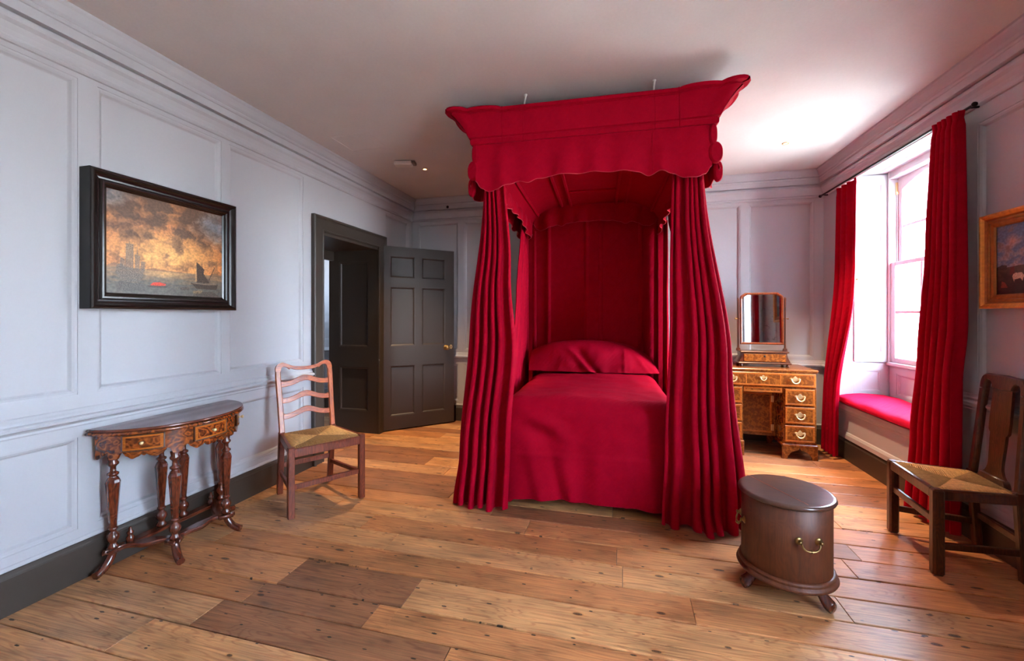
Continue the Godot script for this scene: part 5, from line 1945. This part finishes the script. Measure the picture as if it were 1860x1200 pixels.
# ---------- window curtains, lamps, fittings ----------
func build_window_curtains() -> void:
	var names := ["crimson curtain hanging between the back corner and the window seat", "crimson curtain between the window and the gilt-framed landscape", "crimson curtain on the far side of the window nearer the camera", "crimson curtain on the near side of the window nearer the camera"]
	for w in 2:
		var dz := (W2 - W1) * w
		var rod := B.new()
		var x := 1.925
		rod.tube([Vector3(x, 2.486, (-4.80 if w == 0 else -5.10) + dz), Vector3(x, 2.486, (-2.945 if w == 0 else -2.70) + dz)], 0.008, 10)
		var r := thing("curtain_rod", ["thin black iron rod above the window seat, under the cornice", "thin black iron rod above the window nearer the camera"][w], "curtain rod", Vector3.ZERO, 0.0, "iron curtain rods")
		part("rod", rod, M.iron, r)
		for z: float in [-4.80 if w == 0 else -5.10, -2.945 if w == 0 else -2.70]:
			var fb := B.new()
			fb.lathe(Vector3(x, 2.486, z + dz), v2([0.008, 0, 0.013, 0.006, 0.015, 0.014, 0.010, 0.022, 0, 0.026]), 12, false, Basis(Vector3.UP, Vector3.BACK * (1.0 if z > -4.0 else -1.0), Vector3.RIGHT))
			part("finial", fb, M.iron, r)
			fb = B.new()
			var zb := z + dz + (0.03 if z < -4.0 else -0.03)
			fb.tube([Vector3(x, 2.486, zb), Vector3(XR - 0.012, 2.486, zb)], 0.006, 8)
			part("bracket", fb, M.iron, r)
		for side in 2:
			var nz := noise(51 + side, 1.0, 2)
			var a: Array
			var e: Array
			var folds: float
			if side == 0:
				a = [[0.0, -4.69], [1.0, -4.625], [2.5, -4.585]] if w == 0 else [[0.0, -5.08], [2.5, -5.04]]
				e = [[0.0, -4.40], [0.45, -4.39], [1.45, -4.205], [2.5, -4.19]] if w == 0 else [[0.0, -4.72], [2.5, -4.74]]
				folds = 4.0
			else:
				a = [[0.0, -3.415], [0.55, -3.356], [1.06, -3.293], [1.73, -3.227], [2.5, -3.185]] if w == 0 else [[0.0, -2.98], [2.5, -2.98]]
				e = [[0.0, -2.995], [0.9, -2.985], [1.25, -2.945], [2.5, -2.962]] if w == 0 else [[0.0, -2.60], [2.5, -2.75]]
				folds = 5.5
			var b := B.new()
			b.sheet(110, 60, func(p: float, q: float) -> Vector3:
				var y := lerpf(2.474, 0.028, q)
				var s := lerpf(ramp(a, y), ramp(e, y), p) + dz
				var ph := TAU * (folds * p + 0.25 * nz.get_noise_1d(p * 2.0) + 0.06 * nz.get_noise_2d(p, q)) + 1.2 * side
				var amp := lerpf(0.022, 0.040, pow(q, 0.6))
				if y > 2.46: ph *= 1.0
				var pinch := 1.0 - 0.35 * exp(-pow((y - 2.43) / 0.02, 2.0))
				var f := sin(ph)
				var high := smoothstep(0.62, 1.75, y)
				var back := high * (1.0 - smoothstep(0.0, 0.14, p))
				var x0 := 1.888 - 0.012 * q
				if side == 0 and w == 0:
					x0 = lerpf(lerpf(1.892, 1.948, high), 1.974, back)
					amp *= lerpf(0.75, 0.6, high) * (1.0 - back)
				return Vector3(x0 + f * amp * pinch, y, s + -0.25 * amp * sin(2.0 * ph)), 0.003)
			solo("window_curtain", b, M.red_window, names[w * 2 + side], "curtain", "window curtains")


func build_fittings() -> void:
	for p: Array in [[-1.887, -3.838, "small lit ceiling downlight between the bed and the open door"], [1.355, -4.026, "small ceiling downlight between the bed and the window"]]:
		var t := thing("ceiling_downlight", p[2], "ceiling light", Vector3(p[0], H, p[1]), 0.0, "recessed ceiling lights")
		var b := B.new()
		b.lathe(Vector3.ZERO, v2([0.015, -0.001, 0.018, -0.005, 0.024, -0.005, 0.028, -0.001, 0.028, 0.002]), 24)
		part("bezel", b, M.brass, t)
		b = B.new()
		b.lathe(Vector3.ZERO, v2([0.0, -0.002, 0.0155, -0.002]), 20)
		part("lamp_glass", b, M.lamp, t)
		var l := SpotLight3D.new()
		l.name = "downlight_beam"
		l.light_color = Color(1.0, 0.85, 0.66)
		l.light_energy = LAMP_E
		l.spot_angle = 38.0
		l.spot_angle_attenuation = 0.9
		l.spot_range = 12.0
		l.light_size = 0.03
		l.shadow_enabled = true
		l.position = Vector3(0, -0.012, 0)
		l.rotation.x = -PI / 2
		t.add_child(l)
	var d := thing("smoke_detector", "white boxed detector fixed to the ceiling near the open door", "detector", Vector3(-1.99, H, -3.60), deg_to_rad(14.0))
	var b := B.new()
	b.box(Vector3(0, -0.022, 0), Vector3(0.17, 0.042, 0.090), 0.010)
	part("housing", b, M.white_plastic, d)
	b = B.new()
	b.box(Vector3(0.030, -0.016, 0.0), Vector3(0.17, 0.030, 0.078), 0.006)
	part("base", b, M.grey_plastic, d)
